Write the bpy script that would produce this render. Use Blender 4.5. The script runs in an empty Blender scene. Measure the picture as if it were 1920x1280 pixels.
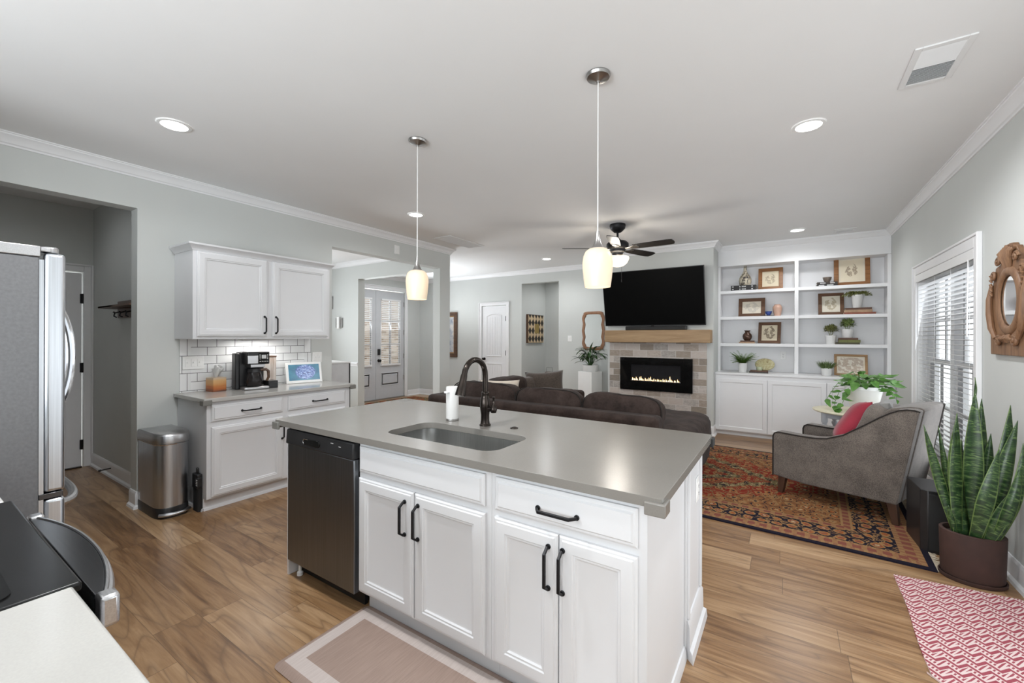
import bpy, bmesh, math, random
from mathutils import Vector, Matrix, noise
rnd = random.Random(7)
D = bpy.data
scene = bpy.context.scene
COL = scene.collection
pi = math.pi

# ------------------------------------------------------------ camera
cam_d = D.cameras.new('camera'); cam = D.objects.new('camera', cam_d); COL.objects.link(cam)
YAW, ROLL = math.radians(-33.1675), math.radians(0.1624)
_f = Vector((math.sin(YAW), math.cos(YAW), 0)); _r0 = Vector((math.cos(YAW), -math.sin(YAW), 0)); _u0 = Vector((0, 0, 1))
_r = _r0*math.cos(ROLL) + _u0*math.sin(ROLL); _u = _r.cross(_f)
cam.matrix_world = Matrix(((_r.x, _u.x, -_f.x, 0), (_r.y, _u.y, -_f.y, 0), (_r.z, _u.z, -_f.z, 1.40), (0, 0, 0, 1)))
cam_d.sensor_width = 36; cam_d.lens = 36*787.9/1920
cam_d.shift_y = (631.5-640)/1920
cam_d.clip_start = 0.02; cam_d.clip_end = 100
scene.camera = cam

# ------------------------------------------------------------ world and light
w = D.worlds.new('sky'); scene.world = w; w.use_nodes = True
bg = w.node_tree.nodes['Background']
bg.inputs[0].default_value = (0.93, 0.97, 1.0, 1); bg.inputs[1].default_value = 1.6
scene.view_settings.view_transform = 'Standard'; scene.view_settings.look = 'None'
scene.view_settings.gamma = 1; scene.view_settings.use_curve_mapping = False
scene.view_settings.exposure = 0.33
scene.cycles.use_denoising = True
scene.cycles.max_bounces = 8; scene.cycles.diffuse_bounces = 5; scene.cycles.glossy_bounces = 4
scene.cycles.transmission_bounces = 6; scene.cycles.transparent_max_bounces = 8
scene.cycles.sample_clamp_indirect = 6
scene.cycles.caustics_reflective = False; scene.cycles.caustics_refractive = False

def area(name, loc, direction, sx, sy, power, color=(1, 1, 1), spread=180):
    l = D.lights.new(name, 'AREA'); l.shape = 'RECTANGLE'; l.size = sx; l.size_y = sy; l.energy = power; l.color = color
    l.spread = math.radians(spread)
    o = D.objects.new(name, l); COL.objects.link(o); o.location = loc
    o.rotation_euler = Vector(direction).to_track_quat('-Z', 'Z').to_euler()
    return o
XRW = 1.105; ZCL = 2.765
DAY = (0.90, 0.955, 1.0)
area('daylight_patio_door', (1.22, 1.95, 1.05), (-1, 0.25, 1.0), 1.75, 1.9, 12, DAY)
area('added_fill_behind_camera', (-1.05, -2.62, 1.42), (0.12, 1, 0.95), 3.8, 1.5, 172, DAY)  # unseen main fill added behind the camera, no known window there
area('daylight_side_window', (XRW-0.03, 4.98, 1.16), (-1, 0, 0.12), 1.5, 1.6, 11, (0.88, 0.94, 1.0), 160)
area('daylight_dining_window', (-7.50, 3.1, 1.4), (1, 0, 0.45), 1.5, 1.4, 45, DAY)
area('daylight_front_door', (-7.42, 6.07, 1.5), (1, 0.0, 0.95), 1.4, 1.4, 44, DAY, 100)
def point(name, loc, power, color, r=0.03):
    l = D.lights.new(name, 'POINT'); l.energy = power; l.color = color; l.shadow_soft_size = r
    o = D.objects.new(name, l); COL.objects.link(o); o.location = loc; return o
WARM = (1.0, 0.96, 0.90)
point('pendant_lamp_light', (-2.152, 2.085, ZCL-0.985), 2.2, (1.0, 0.82, 0.58))
point('pendant_lamp_light', (-0.824, 2.073, ZCL-0.985), 2.2, (1.0, 0.82, 0.58))
point('fan_bowl_light', (-1.719, 4.964, ZCL-0.44), 30, WARM, 0.12)
CANW = 34
def can_or_fill_light(x, y, power=None):
    l = D.lights.new('can_or_fill_lamp', 'SPOT'); l.energy = power or CANW; l.spot_size = math.radians(165); l.spot_blend = 0.6; l.shadow_soft_size = 0.07; l.color = (0.97, 0.985, 1.0)
    o = D.objects.new('can_or_fill_lamp', l); COL.objects.link(o); o.location = (x, y, ZCL-0.02)
can_or_fill_light(-3.318, 1.078, 22); can_or_fill_light(0.115, 3.302, 68)
for x, y in ((-3.471, 3.342), (0.11, 6.432), (-3.508, 6.466), (-6.2, 6.2), (-6.0, 3.0)): can_or_fill_light(x, y)  # last two: unseen spots added to brighten foyer and dining room
can_or_fill_light(-1.6, 0.85, 95); can_or_fill_light(0.11, 1.08, 40); can_or_fill_light(-5.5, 0.6, 4); can_or_fill_light(-3.7, 8.0, 25)  # first and third spots added as fill; no fixtures on any of these

# ------------------------------------------------------------ node helper and materials
class NB:
    def __init__(s, name):
        s.m = D.materials.new(name); s.m.use_nodes = True; s.t = s.m.node_tree
        s.b = s.t.nodes['Principled BSDF']
    def n(s, typ, ins=None, **at):
        nd = s.t.nodes.new(typ)
        for k, v in at.items(): setattr(nd, k, v)
        for k, v in (ins or {}).items(): s.put(nd.inputs[k], v)
        return nd
    def put(s, sock, v):
        if isinstance(v, bpy.types.NodeSocket): s.t.links.new(v, sock)
        else:
            try:
                if sock.type == 'RGBA' and len(v) == 3: v = (*v, 1)
            except TypeError: pass
            sock.default_value = v
    def math(s, op, a, b=None, c=None, clamp=False):
        nd = s.n('ShaderNodeMath', operation=op, use_clamp=clamp); s.put(nd.inputs[0], a)
        if b is not None: s.put(nd.inputs[1], b)
        if c is not None: s.put(nd.inputs[2], c)
        return nd.outputs[0]
    def mix(s, f, a, b, blend='MIX'):
        nd = s.n('ShaderNodeMix', data_type='RGBA', blend_type=blend)
        s.put(nd.inputs[0], f); s.put(nd.inputs[6], a); s.put(nd.inputs[7], b)
        return nd.outputs[2]
    def ramp(s, f, stops, const=False):
        nd = s.n('ShaderNodeValToRGB', {0: f}); e = nd.color_ramp
        if const: e.interpolation = 'CONSTANT'
        while len(e.elements) < len(stops): e.elements.new(0.5)
        for el, (p, c) in zip(e.elements, stops): el.position = p; el.color = (*c, 1)
        return nd.outputs[0]
    def obj(s): return s.n('ShaderNodeTexCoord').outputs['Object']
    def uv(s): return s.n('ShaderNodeTexCoord').outputs['UV']
    def xyz(s, v): return s.n('ShaderNodeSeparateXYZ', {0: v}).outputs
    def comb(s, x, y, z=0.0): return s.n('ShaderNodeCombineXYZ', {0: x, 1: y, 2: z}).outputs[0]
    def noise(s, v, scale, detail=3, rough=0.5, dist=0.0):
        return s.n('ShaderNodeTexNoise', {'Vector': v, 'Scale': scale, 'Detail': detail, 'Roughness': rough, 'Distortion': dist}).outputs[0]
    def scale(s, v, sc):
        return s.n('ShaderNodeMapping', {'Vector': v, 'Scale': sc}).outputs[0]
    def bump(s, h, strength, dist=0.002):
        s.put(s.b.inputs['Normal'], s.n('ShaderNodeBump', {'Height': h, 'Strength': strength, 'Distance': dist}).outputs[0])
    def out(s, color=None, rough=None, metal=None, spec=None, **kw):
        if color is not None: s.put(s.b.inputs['Base Color'], color)
        if rough is not None: s.put(s.b.inputs['Roughness'], rough)
        if metal is not None: s.b.inputs['Metallic'].default_value = metal
        if spec is not None: s.b.inputs['Specular IOR Level'].default_value = spec
        for k, v in kw.items(): s.put(s.b.inputs[k], v)
        return s.m

def plain(name, c, rough=0.5, metal=0.0, var=0.04, scale=12, bump=0.0, bscale=150, spec=0.5, **kw):
    b = NB(name); v = b.obj()
    nz = b.noise(v, scale, 4)
    lo = tuple(max(0, x*(1-var)) for x in c); hi = tuple(min(1, x*(1+var)) for x in c)
    col = b.ramp(nz, [(0.3, lo), (0.7, hi)])
    if bump: b.bump(b.noise(v, bscale, 3), bump)
    return b.out(col, rough, metal, spec, **kw)

def glow(name, c, strength, base=(0.9, 0.9, 0.9)):
    b = NB(name); nz = b.noise(b.obj(), 6, 2)
    col = b.ramp(nz, [(0.2, tuple(x*0.97 for x in c)), (0.8, c)])
    return b.out(base, 0.4, **{'Emission Color': col, 'Emission Strength': strength})

def opal(name, c, strength, through=0.4):
    b = NB(name); nz = b.noise(b.obj(), 6, 2)
    b.out((0.52, 0.455, 0.37), 0.35, **{'Emission Color': b.ramp(nz, [(0.2, tuple(x*0.97 for x in c)), (0.8, c)]), 'Emission Strength': strength})
    tr = b.n('ShaderNodeBsdfTransparent', {0: (1, 0.95, 0.87, 1)}); mx = b.n('ShaderNodeMixShader', {0: through})
    b.t.links.new(b.b.outputs[0], mx.inputs[1]); b.t.links.new(tr.outputs[0], mx.inputs[2])
    b.t.links.new(mx.outputs[0], b.t.nodes['Material Output'].inputs[0]); return b.m

def wood(name, dark, light, axis=0, rough=0.5, sc=1.0, bump=0.1):
    b = NB(name); s = [22*sc]*3; s[axis] = 1.6*sc
    v = b.scale(b.obj(), s)
    n1 = b.noise(v, 1.4, 6, 0.6, 0.6); n2 = b.noise(v, 5.0, 4)
    f = b.math('ADD', b.math('MULTIPLY', n1, 0.75), b.math('MULTIPLY', n2, 0.25))
    col = b.ramp(f, [(0.32, dark), (0.68, light)])
    b.bump(n2, bump); return b.out(col, rough)

def fabric(name, c, var=0.25, sc=900, rough=0.95, bump=0.4, sheen=0.2):
    b = NB(name); v = b.obj()
    n1 = b.noise(v, sc, 2); n2 = b.noise(v, 9, 3)
    f = b.math('ADD', b.math('MULTIPLY', n1, 0.7), b.math('MULTIPLY', n2, 0.3))
    col = b.ramp(f, [(0.35, tuple(x*(1-var) for x in c)), (0.65, tuple(min(1, x*(1+var)) for x in c))])
    b.bump(n1, bump, 0.001)
    return b.out(col, rough, **{'Sheen Weight': sheen})

def brushed(name, c, rough=0.3, axis=2, metal=1.0):
    b = NB(name); s = [260, 260, 260]; s[axis] = 2
    n1 = b.noise(b.scale(b.obj(), s), 1.0, 2)
    col = b.ramp(n1, [(0.3, tuple(x*0.9 for x in c)), (0.7, tuple(min(1, x*1.08) for x in c))])
    b.bump(n1, 0.03, 0.001)
    return b.out(col, rough, metal)

MAT = {}
def setup_mats():
    m = MAT
    m['wall'] = plain('wall_paint', (0.592, 0.608, 0.592), 0.85, var=0.012, scale=3, bump=0.05, bscale=220, spec=0.25)
    m['wall_dim'] = m['wall']
    m['ceiling'] = plain('ceiling_paint', (0.80, 0.80, 0.80), 0.9, var=0.01, scale=2, bump=0.04, bscale=200, spec=0.2)
    m['trim'] = plain('trim_paint', (0.80, 0.80, 0.81), 0.45, var=0.012, scale=4)
    m['cab'] = plain('cabinet_paint', (0.70, 0.705, 0.72), 0.42, var=0.012, scale=4)
    m['door'] = plain('door_paint', (0.78, 0.785, 0.80), 0.45, var=0.012)
    m['greydoor'] = plain('grey_door_paint', (0.55, 0.56, 0.58), 0.45, var=0.015)
    m['whiteplastic2'] = plain('matte_white_plastic', (0.66, 0.655, 0.64), 0.5, var=0.01)
    m['black'] = plain('black_metal', (0.018, 0.018, 0.02), 0.45, 0.6, var=0.2)
    m['blackplastic'] = plain('black_plastic', (0.016, 0.016, 0.017), 0.38, var=0.2)
    m['bronze'] = plain('oil_rubbed_bronze', (0.035, 0.028, 0.024), 0.22, 0.85, var=0.35, scale=20)
    m['steel'] = brushed('brushed_steel', (0.56, 0.585, 0.62), 0.28)
    m['steelh'] = brushed('brushed_steel_level', (0.55, 0.55, 0.56), 0.3, axis=0)
    m['darksteel'] = brushed('dark_brushed_steel', (0.20, 0.21, 0.225), 0.34)
    m['darkband'] = brushed('dark_band_steel', (0.10, 0.10, 0.105), 0.25, axis=0)
    m['sinksteel'] = brushed('sink_steel', (0.42, 0.42, 0.41), 0.3)
    m['chrome'] = plain('chrome', (0.75, 0.75, 0.76), 0.1, 1.0, var=0.03)
    m['nickel'] = plain('brushed_nickel', (0.42, 0.41, 0.40), 0.3, 1.0, var=0.06)
    m['fridgeside'] = plain('fridge_side_paint', (0.13, 0.13, 0.134), 0.55, 0.1, var=0.10, scale=90, bump=0.25, bscale=500)
    m['white'] = plain('white_ceramic', (0.76, 0.76, 0.75), 0.3, var=0.015)
    m['whiteplastic'] = plain('white_plastic', (0.84, 0.84, 0.83), 0.4, var=0.01)
    m['blade'] = wood('fan_blade_wood', (0.012, 0.011, 0.011), (0.028, 0.026, 0.025), 0, 0.45)
    m['glowbulb'] = glow('led_disc', (1.0, 0.99, 0.97), 9.0)
    m['globe'] = opal('opal_glass_globe', (1.0, 0.86, 0.64), 0.26, 0.18)
    m['screen'] = plain('tv_screen', (0.002, 0.002, 0.002), 0.5, var=0.1, spec=0.06)
    m['blackglass'] = plain('black_glass', (0.006, 0.006, 0.006), 0.06, var=0.2, spec=0.25)
    m['cooktop'] = plain('ceramic_cooktop', (0.008, 0.008, 0.008), 0.08, var=0.2, spec=0.12)
    m['cooktopframe'] = plain('cooktop_frame', (0.010, 0.010, 0.010), 0.25, var=0.2, spec=0.15)
    m['soil'] = plain('potting_soil', (0.035, 0.024, 0.017), 0.95, var=0.5, scale=80, bump=0.8, bscale=90)
    m['terracotta'] = plain('brown_planter', (0.045, 0.021, 0.016), 0.75, var=0.18, scale=14, bump=0.1)
    m['mirror'] = plain('mirror_glass', (0.88, 0.89, 0.89), 0.02, 1.0, var=0.01)
    m['paper'] = plain('paper', (0.74, 0.68, 0.56), 0.8, var=0.03)
    m['legwood'] = wood('dark_leg_wood', (0.045, 0.022, 0.014), (0.085, 0.042, 0.026), 2, 0.4)
    m['walnut'] = wood('walnut', (0.045, 0.022, 0.012), (0.13, 0.065, 0.034), 0, 0.4)
    m['frameoak'] = wood('oak_frame', (0.16, 0.062, 0.018), (0.36, 0.165, 0.06), 0, 0.4)
    m['framewal'] = wood('walnut_frame', (0.075, 0.034, 0.016), (0.17, 0.082, 0.04), 0, 0.4)
    m['framelight'] = wood('light_oak_frame', (0.24, 0.13, 0.05), (0.42, 0.25, 0.11), 0, 0.4)
    m['carved'] = wood('carved_oak', (0.13, 0.062, 0.030), (0.30, 0.165, 0.088), 2, 0.5, bump=0.2)
    m['mantel'] = wood('mantel_beam', (0.26, 0.155, 0.075), (0.44, 0.30, 0.165), 0, 0.55, 0.7)
    m['mirrorwood'] = wood('mirror_wood', (0.17, 0.075, 0.035), (0.30, 0.145, 0.07), 2, 0.4)
    m['tweed'] = fabric('grey_brown_tweed', (0.128, 0.108, 0.093), 0.6, 330)
    m['piping'] = fabric('dark_piping', (0.020, 0.016, 0.014), 0.2, sheen=0.0)
    m['velvet2'] = fabric('olive_brown_velvet', (0.062, 0.046, 0.036), 0.3, 60)
    m['greypillow'] = fabric('grey_weave', (0.19, 0.185, 0.175), 0.3)
    m['greybox'] = plain('pale_grey_lacquer', (0.55, 0.55, 0.56), 0.5)
    m['redcloth'] = fabric('red_cloth', (0.27, 0.022, 0.04), 0.25)
    m['cream'] = fabric('cream_cloth', (0.66, 0.58, 0.49), 0.12)
    b = NB('brown_velvet'); v = b.obj()
    n1 = b.noise(v, 7, 5, 0.6); n2 = b.noise(v, 60, 3)
    f = b.math('ADD', b.math('MULTIPLY', n1, 0.8), b.math('MULTIPLY', n2, 0.2))
    b.bump(b.noise(v, 11, 4, 0.55, 1.2), 0.35, 0.012)
    m['velvet'] = b.out(b.ramp(f, [(0.35, (0.020, 0.013, 0.011)), (0.65, (0.054, 0.037, 0.031))]), 0.85, spec=0.2, **{'Sheen Weight': 0.05, 'Sheen Roughness': 0.4})
    # glass
    b = NB('clear_glass')
    m['glass'] = b.out((0.98, 0.99, 0.99), 0.0, **{'Transmission Weight': 1.0, 'IOR': 1.02})
    # quartz
    def quartz(name, c, var, rough):
        b = NB(name); v = b.obj()
        sp = b.noise(v, 240, 2); cl = b.noise(v, 3, 5)
        f = b.math('ADD', b.math('MULTIPLY', sp, 0.5), b.math('MULTIPLY', cl, 0.5))
        return b.out(b.ramp(f, [(0.35, tuple(x*(1-var) for x in c)), (0.65, tuple(x*(1+var) for x in c))]), rough)
    m['taupe'] = quartz('taupe_quartz', (0.200, 0.188, 0.170), 0.05, 0.24)
    m['guard'] = quartz('grey_rubber', (0.17, 0.165, 0.15), 0.05, 0.6)
    m['quartz'] = quartz('pale_quartz', (0.44, 0.43, 0.408), 0.04, 0.14)
    # plank floor
    b = NB('plank_floor'); x, y, z = b.xyz(b.obj())[:3]
    W_, L_ = 0.182, 1.22
    yr = b.math('DIVIDE', y, W_); row = b.math('FLOOR', yr)
    h1 = b.n('ShaderNodeTexWhiteNoise', {'W': row}, noise_dimensions='1D').outputs['Value']
    xs = b.math('ADD', b.math('DIVIDE', x, L_), b.math('MULTIPLY', h1, 7.3)); cell = b.math('FLOOR', xs)
    idn = b.n('ShaderNodeTexWhiteNoise', {'Vector': b.comb(cell, row)}, noise_dimensions='2D')
    ident = idn.outputs['Value']
    off = b.math('MULTIPLY', ident, 37.0)
    gv = b.comb(b.math('MULTIPLY', x, 1.1), b.math('ADD', b.math('MULTIPLY', y, 13.0), off), off)
    g1 = b.noise(gv, 1.5, 6, 0.62, 0.9)
    gv2 = b.comb(b.math('MULTIPLY', x, 5.0), b.math('ADD', b.math('MULTIPLY', y, 120.0), off), off)
    g2 = b.noise(gv2, 1.0, 3)
    ring = b.math('FRACT', b.math('MULTIPLY', b.noise(b.comb(b.math('MULTIPLY', x, 0.9), b.math('ADD', b.math('MULTIPLY', y, 5.5), off), off), 1.0, 1, 0.4, 0.3), 9.0))
    ringm = b.math('POWER', b.math('ABSOLUTE', b.math('SUBTRACT', b.math('MULTIPLY', ring, 2), 1)), 6)
    f = b.math('ADD', b.math('MULTIPLY', g1, 0.66), b.math('ADD', b.math('MULTIPLY', g2, 0.16), b.math('MULTIPLY', ident, 0.26)))
    col = b.ramp(f, [(0.30, (0.11, 0.052, 0.022)), (0.44, (0.235, 0.128, 0.058)), (0.57, (0.335, 0.200, 0.100)), (0.75, (0.47, 0.31, 0.175))])
    col = b.mix(b.math('MULTIPLY', ringm, 0.5), col, (0.10, 0.052, 0.027))
    ey = b.math('ABSOLUTE', b.math('SUBTRACT', b.math('FRACT', yr), 0.5)); ex = b.math('ABSOLUTE', b.math('SUBTRACT', b.math('FRACT', xs), 0.5))
    gap = b.math('MAXIMUM', b.math('GREATER_THAN', ey, 0.494), b.math('GREATER_THAN', ex, 0.4988))
    col = b.mix(b.math('MULTIPLY', gap, 0.55), col, (0.05, 0.028, 0.016))
    b.bump(b.math('SUBTRACT', b.math('MULTIPLY', g2, 0.4), gap), 0.12, 0.002)
    m['floor'] = b.out(col, b.math('ADD', 0.24, b.math('MULTIPLY', g2, 0.14)), spec=0.6)
    # fireplace brick tile: x along, z up
    def bricks(name, bw, bh, stops, mortar, axis='X', joint=0.035, rough=0.8, bump=0.5, noisy=0.35):
        b = NB(name); x, y, z = b.xyz(b.obj())[:3]
        a = x if axis == 'X' else y
        zr = b.math('DIVIDE', z, bh); row = b.math('FLOOR', zr)
        sh = b.math('MULTIPLY', b.math('MODULO', b.math('ABSOLUTE', row), 2.0), 0.5)
        ar = b.math('ADD', b.math('DIVIDE', a, bw), sh); cell = b.math('FLOOR', ar)
        idv = b.n('ShaderNodeTexWhiteNoise', {'Vector': b.comb(cell, row)}, noise_dimensions='2D').outputs['Value']
        nz = b.noise(b.scale(b.obj(), (1, 1, 2.2)), 26, 5, 0.65)
        col = b.ramp(b.math('ADD', b.math('MULTIPLY', idv, 1-noisy), b.math('MULTIPLY', nz, noisy)), stops)
        ea = b.math('MULTIPLY', b.math('SUBTRACT', 0.5, b.math('ABSOLUTE', b.math('SUBTRACT', b.math('FRACT', ar), 0.5))), bw)
        ez = b.math('MULTIPLY', b.math('SUBTRACT', 0.5, b.math('ABSOLUTE', b.math('SUBTRACT', b.math('FRACT', zr), 0.5))), bh)
        e = b.math('MINIMUM', ea, ez); gap = b.math('LESS_THAN', e, joint*bh/2)
        col = b.mix(gap, col, mortar)
        b.bump(b.math('SUBTRACT', b.math('MULTIPLY', nz, 0.3), gap), bump, 0.004)
        return b.out(col, rough)
    m['brick'] = bricks('washed_brick', 0.212, 0.100, [(0.15, (0.25, 0.215, 0.18)), (0.35, (0.34, 0.285, 0.235)), (0.5, (0.50, 0.435, 0.385)), (0.68, (0.56, 0.51, 0.475)), (0.85, (0.30, 0.275, 0.25))], (0.62, 0.60, 0.57), 'X', 0.05)
    m['outbrick'] = bricks('street_brick', 0.22, 0.075, [(0.2, (0.22, 0.16, 0.11)), (0.5, (0.38, 0.30, 0.23)), (0.8, (0.48, 0.40, 0.33))], (0.55, 0.50, 0.44), 'Y', 0.1)
    m['subway'] = bricks('subway_tile', 0.153, 0.0765, [(0.2, (0.76, 0.765, 0.77)), (0.8, (0.82, 0.825, 0.83))], (0.09, 0.09, 0.09), 'Y', 0.055, 0.12, 0.25, 0.1)
    m['subwayend'] = bricks('end_tile', 0.0765, 0.153, [(0.2, (0.76, 0.765, 0.77)), (0.8, (0.82, 0.825, 0.83))], (0.09, 0.09, 0.09), 'Y', 0.028, 0.12, 0.25, 0.1)
    # leaves
    def leafmat(name, c1, c2, rough=0.4, sc=25):
        b = NB(name); nz = b.noise(b.obj(), sc, 3)
        return b.out(b.ramp(nz, [(0.3, c1), (0.7, c2)]), rough, **{'Subsurface Weight': 0.0})
    m['pothos'] = leafmat('pothos_leaf', (0.045, 0.13, 0.02), (0.13, 0.29, 0.06))
    m['lily'] = leafmat('lily_leaf', (0.015, 0.045, 0.012), (0.05, 0.12, 0.03), 0.3)
    m['fern'] = leafmat('fern_leaf', (0.09, 0.20, 0.02), (0.22, 0.36, 0.06))
    m['olive'] = leafmat('olive_leaf', (0.12, 0.14, 0.04), (0.36, 0.36, 0.14), 0.6, 70)
    m['bush'] = leafmat('bushy_leaf', (0.05, 0.12, 0.02), (0.48, 0.56, 0.22), 0.5, 60)
    m['grassy'] = leafmat('grass_leaf', (0.035, 0.075, 0.015), (0.18, 0.26, 0.08), 0.5, 60)
    m['trailing'] = leafmat('trailing_leaf', (0.12, 0.15, 0.035), (0.38, 0.38, 0.13), 0.5, 60)
    b = NB('snake_plant_leaf'); u = b.uv(); ux, uy, _ = b.xyz(u)[:3]
    wv = b.noise(b.comb(b.math('MULTIPLY', ux, 0.9), b.math('MULTIPLY', uy, 52)), 1.0, 4, 0.6, 1.3)
    col = b.ramp(wv, [(0.42, (0.012, 0.032, 0.012)), (0.54, (0.03, 0.072, 0.022)), (0.66, (0.13, 0.20, 0.065))])
    ed = b.math('GREATER_THAN', b.math('ABSOLUTE', b.math('SUBTRACT', ux, 0.5)), 0.44)
    m['snake'] = b.out(b.mix(b.math('MULTIPLY', ed, 0.6), col, (0.16, 0.24, 0.07)), 0.35)
    # sketches in the picture frames
    def sketch(name, base, ink, sc, thick=0.035, amount=0.8, r=0.42):
        b = NB(name); v = b.uv()
        n1 = b.noise(v, sc, 7, 0.72, 0.4)
        n2 = b.noise(v, 5.0, 2); n3 = b.noise(b.scale(v, (1, 2.2, 1)), sc*2.3, 5, 0.7)
        ln = b.math('LESS_THAN', b.math('MINIMUM', b.math('ABSOLUTE', b.math('SUBTRACT', n1, 0.5)), b.math('ABSOLUTE', b.math('SUBTRACT', n3, 0.47))), thick)
        ln = b.math('MULTIPLY', ln, b.math('GREATER_THAN', n2, 0.46))
        x, y, _ = b.xyz(v)[:3]
        dx = b.math('SUBTRACT', x, 0.5); dy = b.math('SUBTRACT', y, 0.5)
        d = b.math('SQRT', b.math('ADD', b.math('MULTIPLY', dx, dx), b.math('MULTIPLY', dy, dy)))
        d = b.math('ADD', d, b.math('MULTIPLY', b.math('SUBTRACT', b.noise(v, 4, 2), 0.5), 0.3))
        msk = b.math('LESS_THAN', d, r)
        return b.out(b.mix(b.math('MULTIPLY', b.math('MULTIPLY', ln, msk), amount), base, ink), 0.6, spec=0.3)
    m['sk1'] = sketch('line_drawing', (0.72, 0.64, 0.48), (0.22, 0.15, 0.09), 7, 0.03, 0.7, 0.3)
    m['sk2'] = sketch('pale_drawing', (0.74, 0.68, 0.57), (0.45, 0.42, 0.38), 9, 0.05, 0.6, 0.4)
    m['sk3'] = sketch('branch_drawing', (0.74, 0.66, 0.50), (0.16, 0.11, 0.07), 6, 0.045, 0.9, 0.38)
    m['sk4'] = sketch('cottage_drawing', (0.74, 0.66, 0.51), (0.22, 0.15, 0.10), 9, 0.05, 0.75, 0.27)
    m['sk5'] = sketch('tree_line_drawing', (0.70, 0.66, 0.56), (0.30, 0.23, 0.12), 8, 0.05, 0.7, 0.34)
    m['sk6'] = sketch('scattered_drawing', (0.74, 0.69, 0.60), (0.36, 0.24, 0.16), 16, 0.05, 0.65, 0.6)
    # oriental rug  (object space: x long, y short, centred)
    b = NB('oriental_rug'); x, y, z = b.xyz(b.obj())[:3]
    HX, HY = 1.70, 1.215
    ax, ay = b.math('ABSOLUTE', x), b.math('ABSOLUTE', y)
    ex, ey = b.math('SUBTRACT', HX, ax), b.math('SUBTRACT', HY, ay)
    d = b.math('MINIMUM', ex, ey)
    side = b.math('LESS_THAN', ex, ey)
    along = b.math('ADD', b.math('MULTIPLY', side, ay), b.math('MULTIPLY', b.math('SUBTRACT', 1, side), ax))
    def ornament(vec, sc, base, pal, rnds=0.35):
        vo = b.n('ShaderNodeTexVoronoi', {'Vector': vec, 'Scale': sc, 'Randomness': rnds}); dist = vo.outputs['Distance']; cc = b.xyz(vo.outputs['Color'])[0]
        nz = b.noise(vec, sc*1.6, 4, 0.6, 0.5)
        dd = b.math('ADD', dist, b.math('MULTIPLY', b.math('SUBTRACT', nz, 0.5), 0.5))
        c = b.ramp(dd, [(0.0, pal[0]), (0.13, pal[1]), (0.24, pal[2]), (0.31, pal[3]), (0.40, base), (0.60, pal[4]), (0.66, base)], True)
        vine = b.math('LESS_THAN', b.math('ABSOLUTE', b.math('SUBTRACT', b.noise(vec, sc*0.9, 2, 0.5, 0.8), 0.5)), 0.022)
        c = b.mix(b.math('MULTIPLY', vine, 0.8), c, pal[3])
        return c, cc
    NAVY, TAN, RED, ORG, CRM, ROSE, OLV = (0.016, 0.014, 0.024), (0.33, 0.19, 0.085), (0.24, 0.030, 0.018), (0.36, 0.11, 0.03), (0.46, 0.34, 0.20), (0.22, 0.075, 0.055), (0.20, 0.16, 0.075)
    bv = b.comb(along, d)
    main_c, _ = ornament(bv, 10.5, NAVY, (CRM, ROSE, ORG, TAN, TAN), 0.25)
    gv = b.comb(ax, ay)
    field1, fc = ornament(gv, 11, RED, (CRM, NAVY, ORG, TAN, OLV), 0.6)
    field2, _ = ornament(gv, 13, OLV, (ORG, NAVY, TAN, NAVY, CRM), 0.6)
    dia = b.math('ADD', b.math('DIVIDE', ax, 0.98), b.math('DIVIDE', ay, 0.80))
    dia = b.math('ADD', dia, b.math('MULTIPLY', b.math('SUBTRACT', b.noise(gv, 6, 3), 0.5), 0.30))
    cnav, _ = ornament(gv, 10, (0.25, 0.11, 0.045), (CRM, ORG, NAVY, TAN, NAVY), 0.5)
    field = b.mix(b.math('GREATER_THAN', dia, 1.28), field1, cnav)
    med = b.math('FRACT', b.math('MULTIPLY', dia, 2.6))
    field = b.mix(b.math('MULTIPLY', b.math('LESS_THAN', med, 0.36), b.math('LESS_THAN', dia, 1.0)), field, field2)
    dots = b.math('GREATER_THAN', b.math('FRACT', b.math('MULTIPLY', along, 22)), 0.5)
    gold = b.mix(b.math('MULTIPLY', dots, 0.5), TAN, ROSE)
    rose = b.mix(b.math('MULTIPLY', b.math('GREATER_THAN', b.math('FRACT', b.math('MULTIPLY', along, 13)), 0.6), 0.7), ROSE, TAN)
    col = field
    for lim, c in ((0.44, TAN), (0.425, rose), (0.385, TAN), (0.37, main_c), (0.15, gold), (0.12, rose), (0.07, gold), (0.035, NAVY)):
        col = b.mix(b.math('LESS_THAN', d, lim), col, c)
    sp = b.noise(b.obj(), 230, 2)
    col = b.mix(0.45, col, b.mix(sp, (0.3, 0.3, 0.3), (1.25, 1.25, 1.25)), 'MULTIPLY')
    b.bump(b.noise(b.obj(), 400, 2), 0.4, 0.003)
    m['rug'] = b.out(col, 0.95, spec=0.1)
    # red and white woven mat (uv in metres)
    b = NB('red_white_weave'); x, y, _ = b.xyz(b.uv())[:3]
    zig = b.math('PINGPONG', b.math('MULTIPLY', x, 1.0), 0.035)
    t = b.math('FRACT', b.math('DIVIDE', b.math('ADD', y, b.math('MULTIPLY', zig, 1.1)), 0.062))
    a1 = b.math('LESS_THAN', t, 0.42)
    fine = b.math('GREATER_THAN', b.math('FRACT', b.math('DIVIDE', b.math('SUBTRACT', y, b.math('MULTIPLY', x, 1.6)), 0.026)), 0.5)
    band = b.math('GREATER_THAN', t, 0.62)
    p = b.math('MAXIMUM', b.math('MULTIPLY', a1, b.math('GREATER_THAN', t, 0.10)), b.math('MULTIPLY', b.math('MULTIPLY', band, fine), 1.0))
    nz = b.noise(b.uv(), 180, 2)
    c = b.mix(p, (0.68, 0.56, 0.54), (0.28, 0.035, 0.06))
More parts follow.
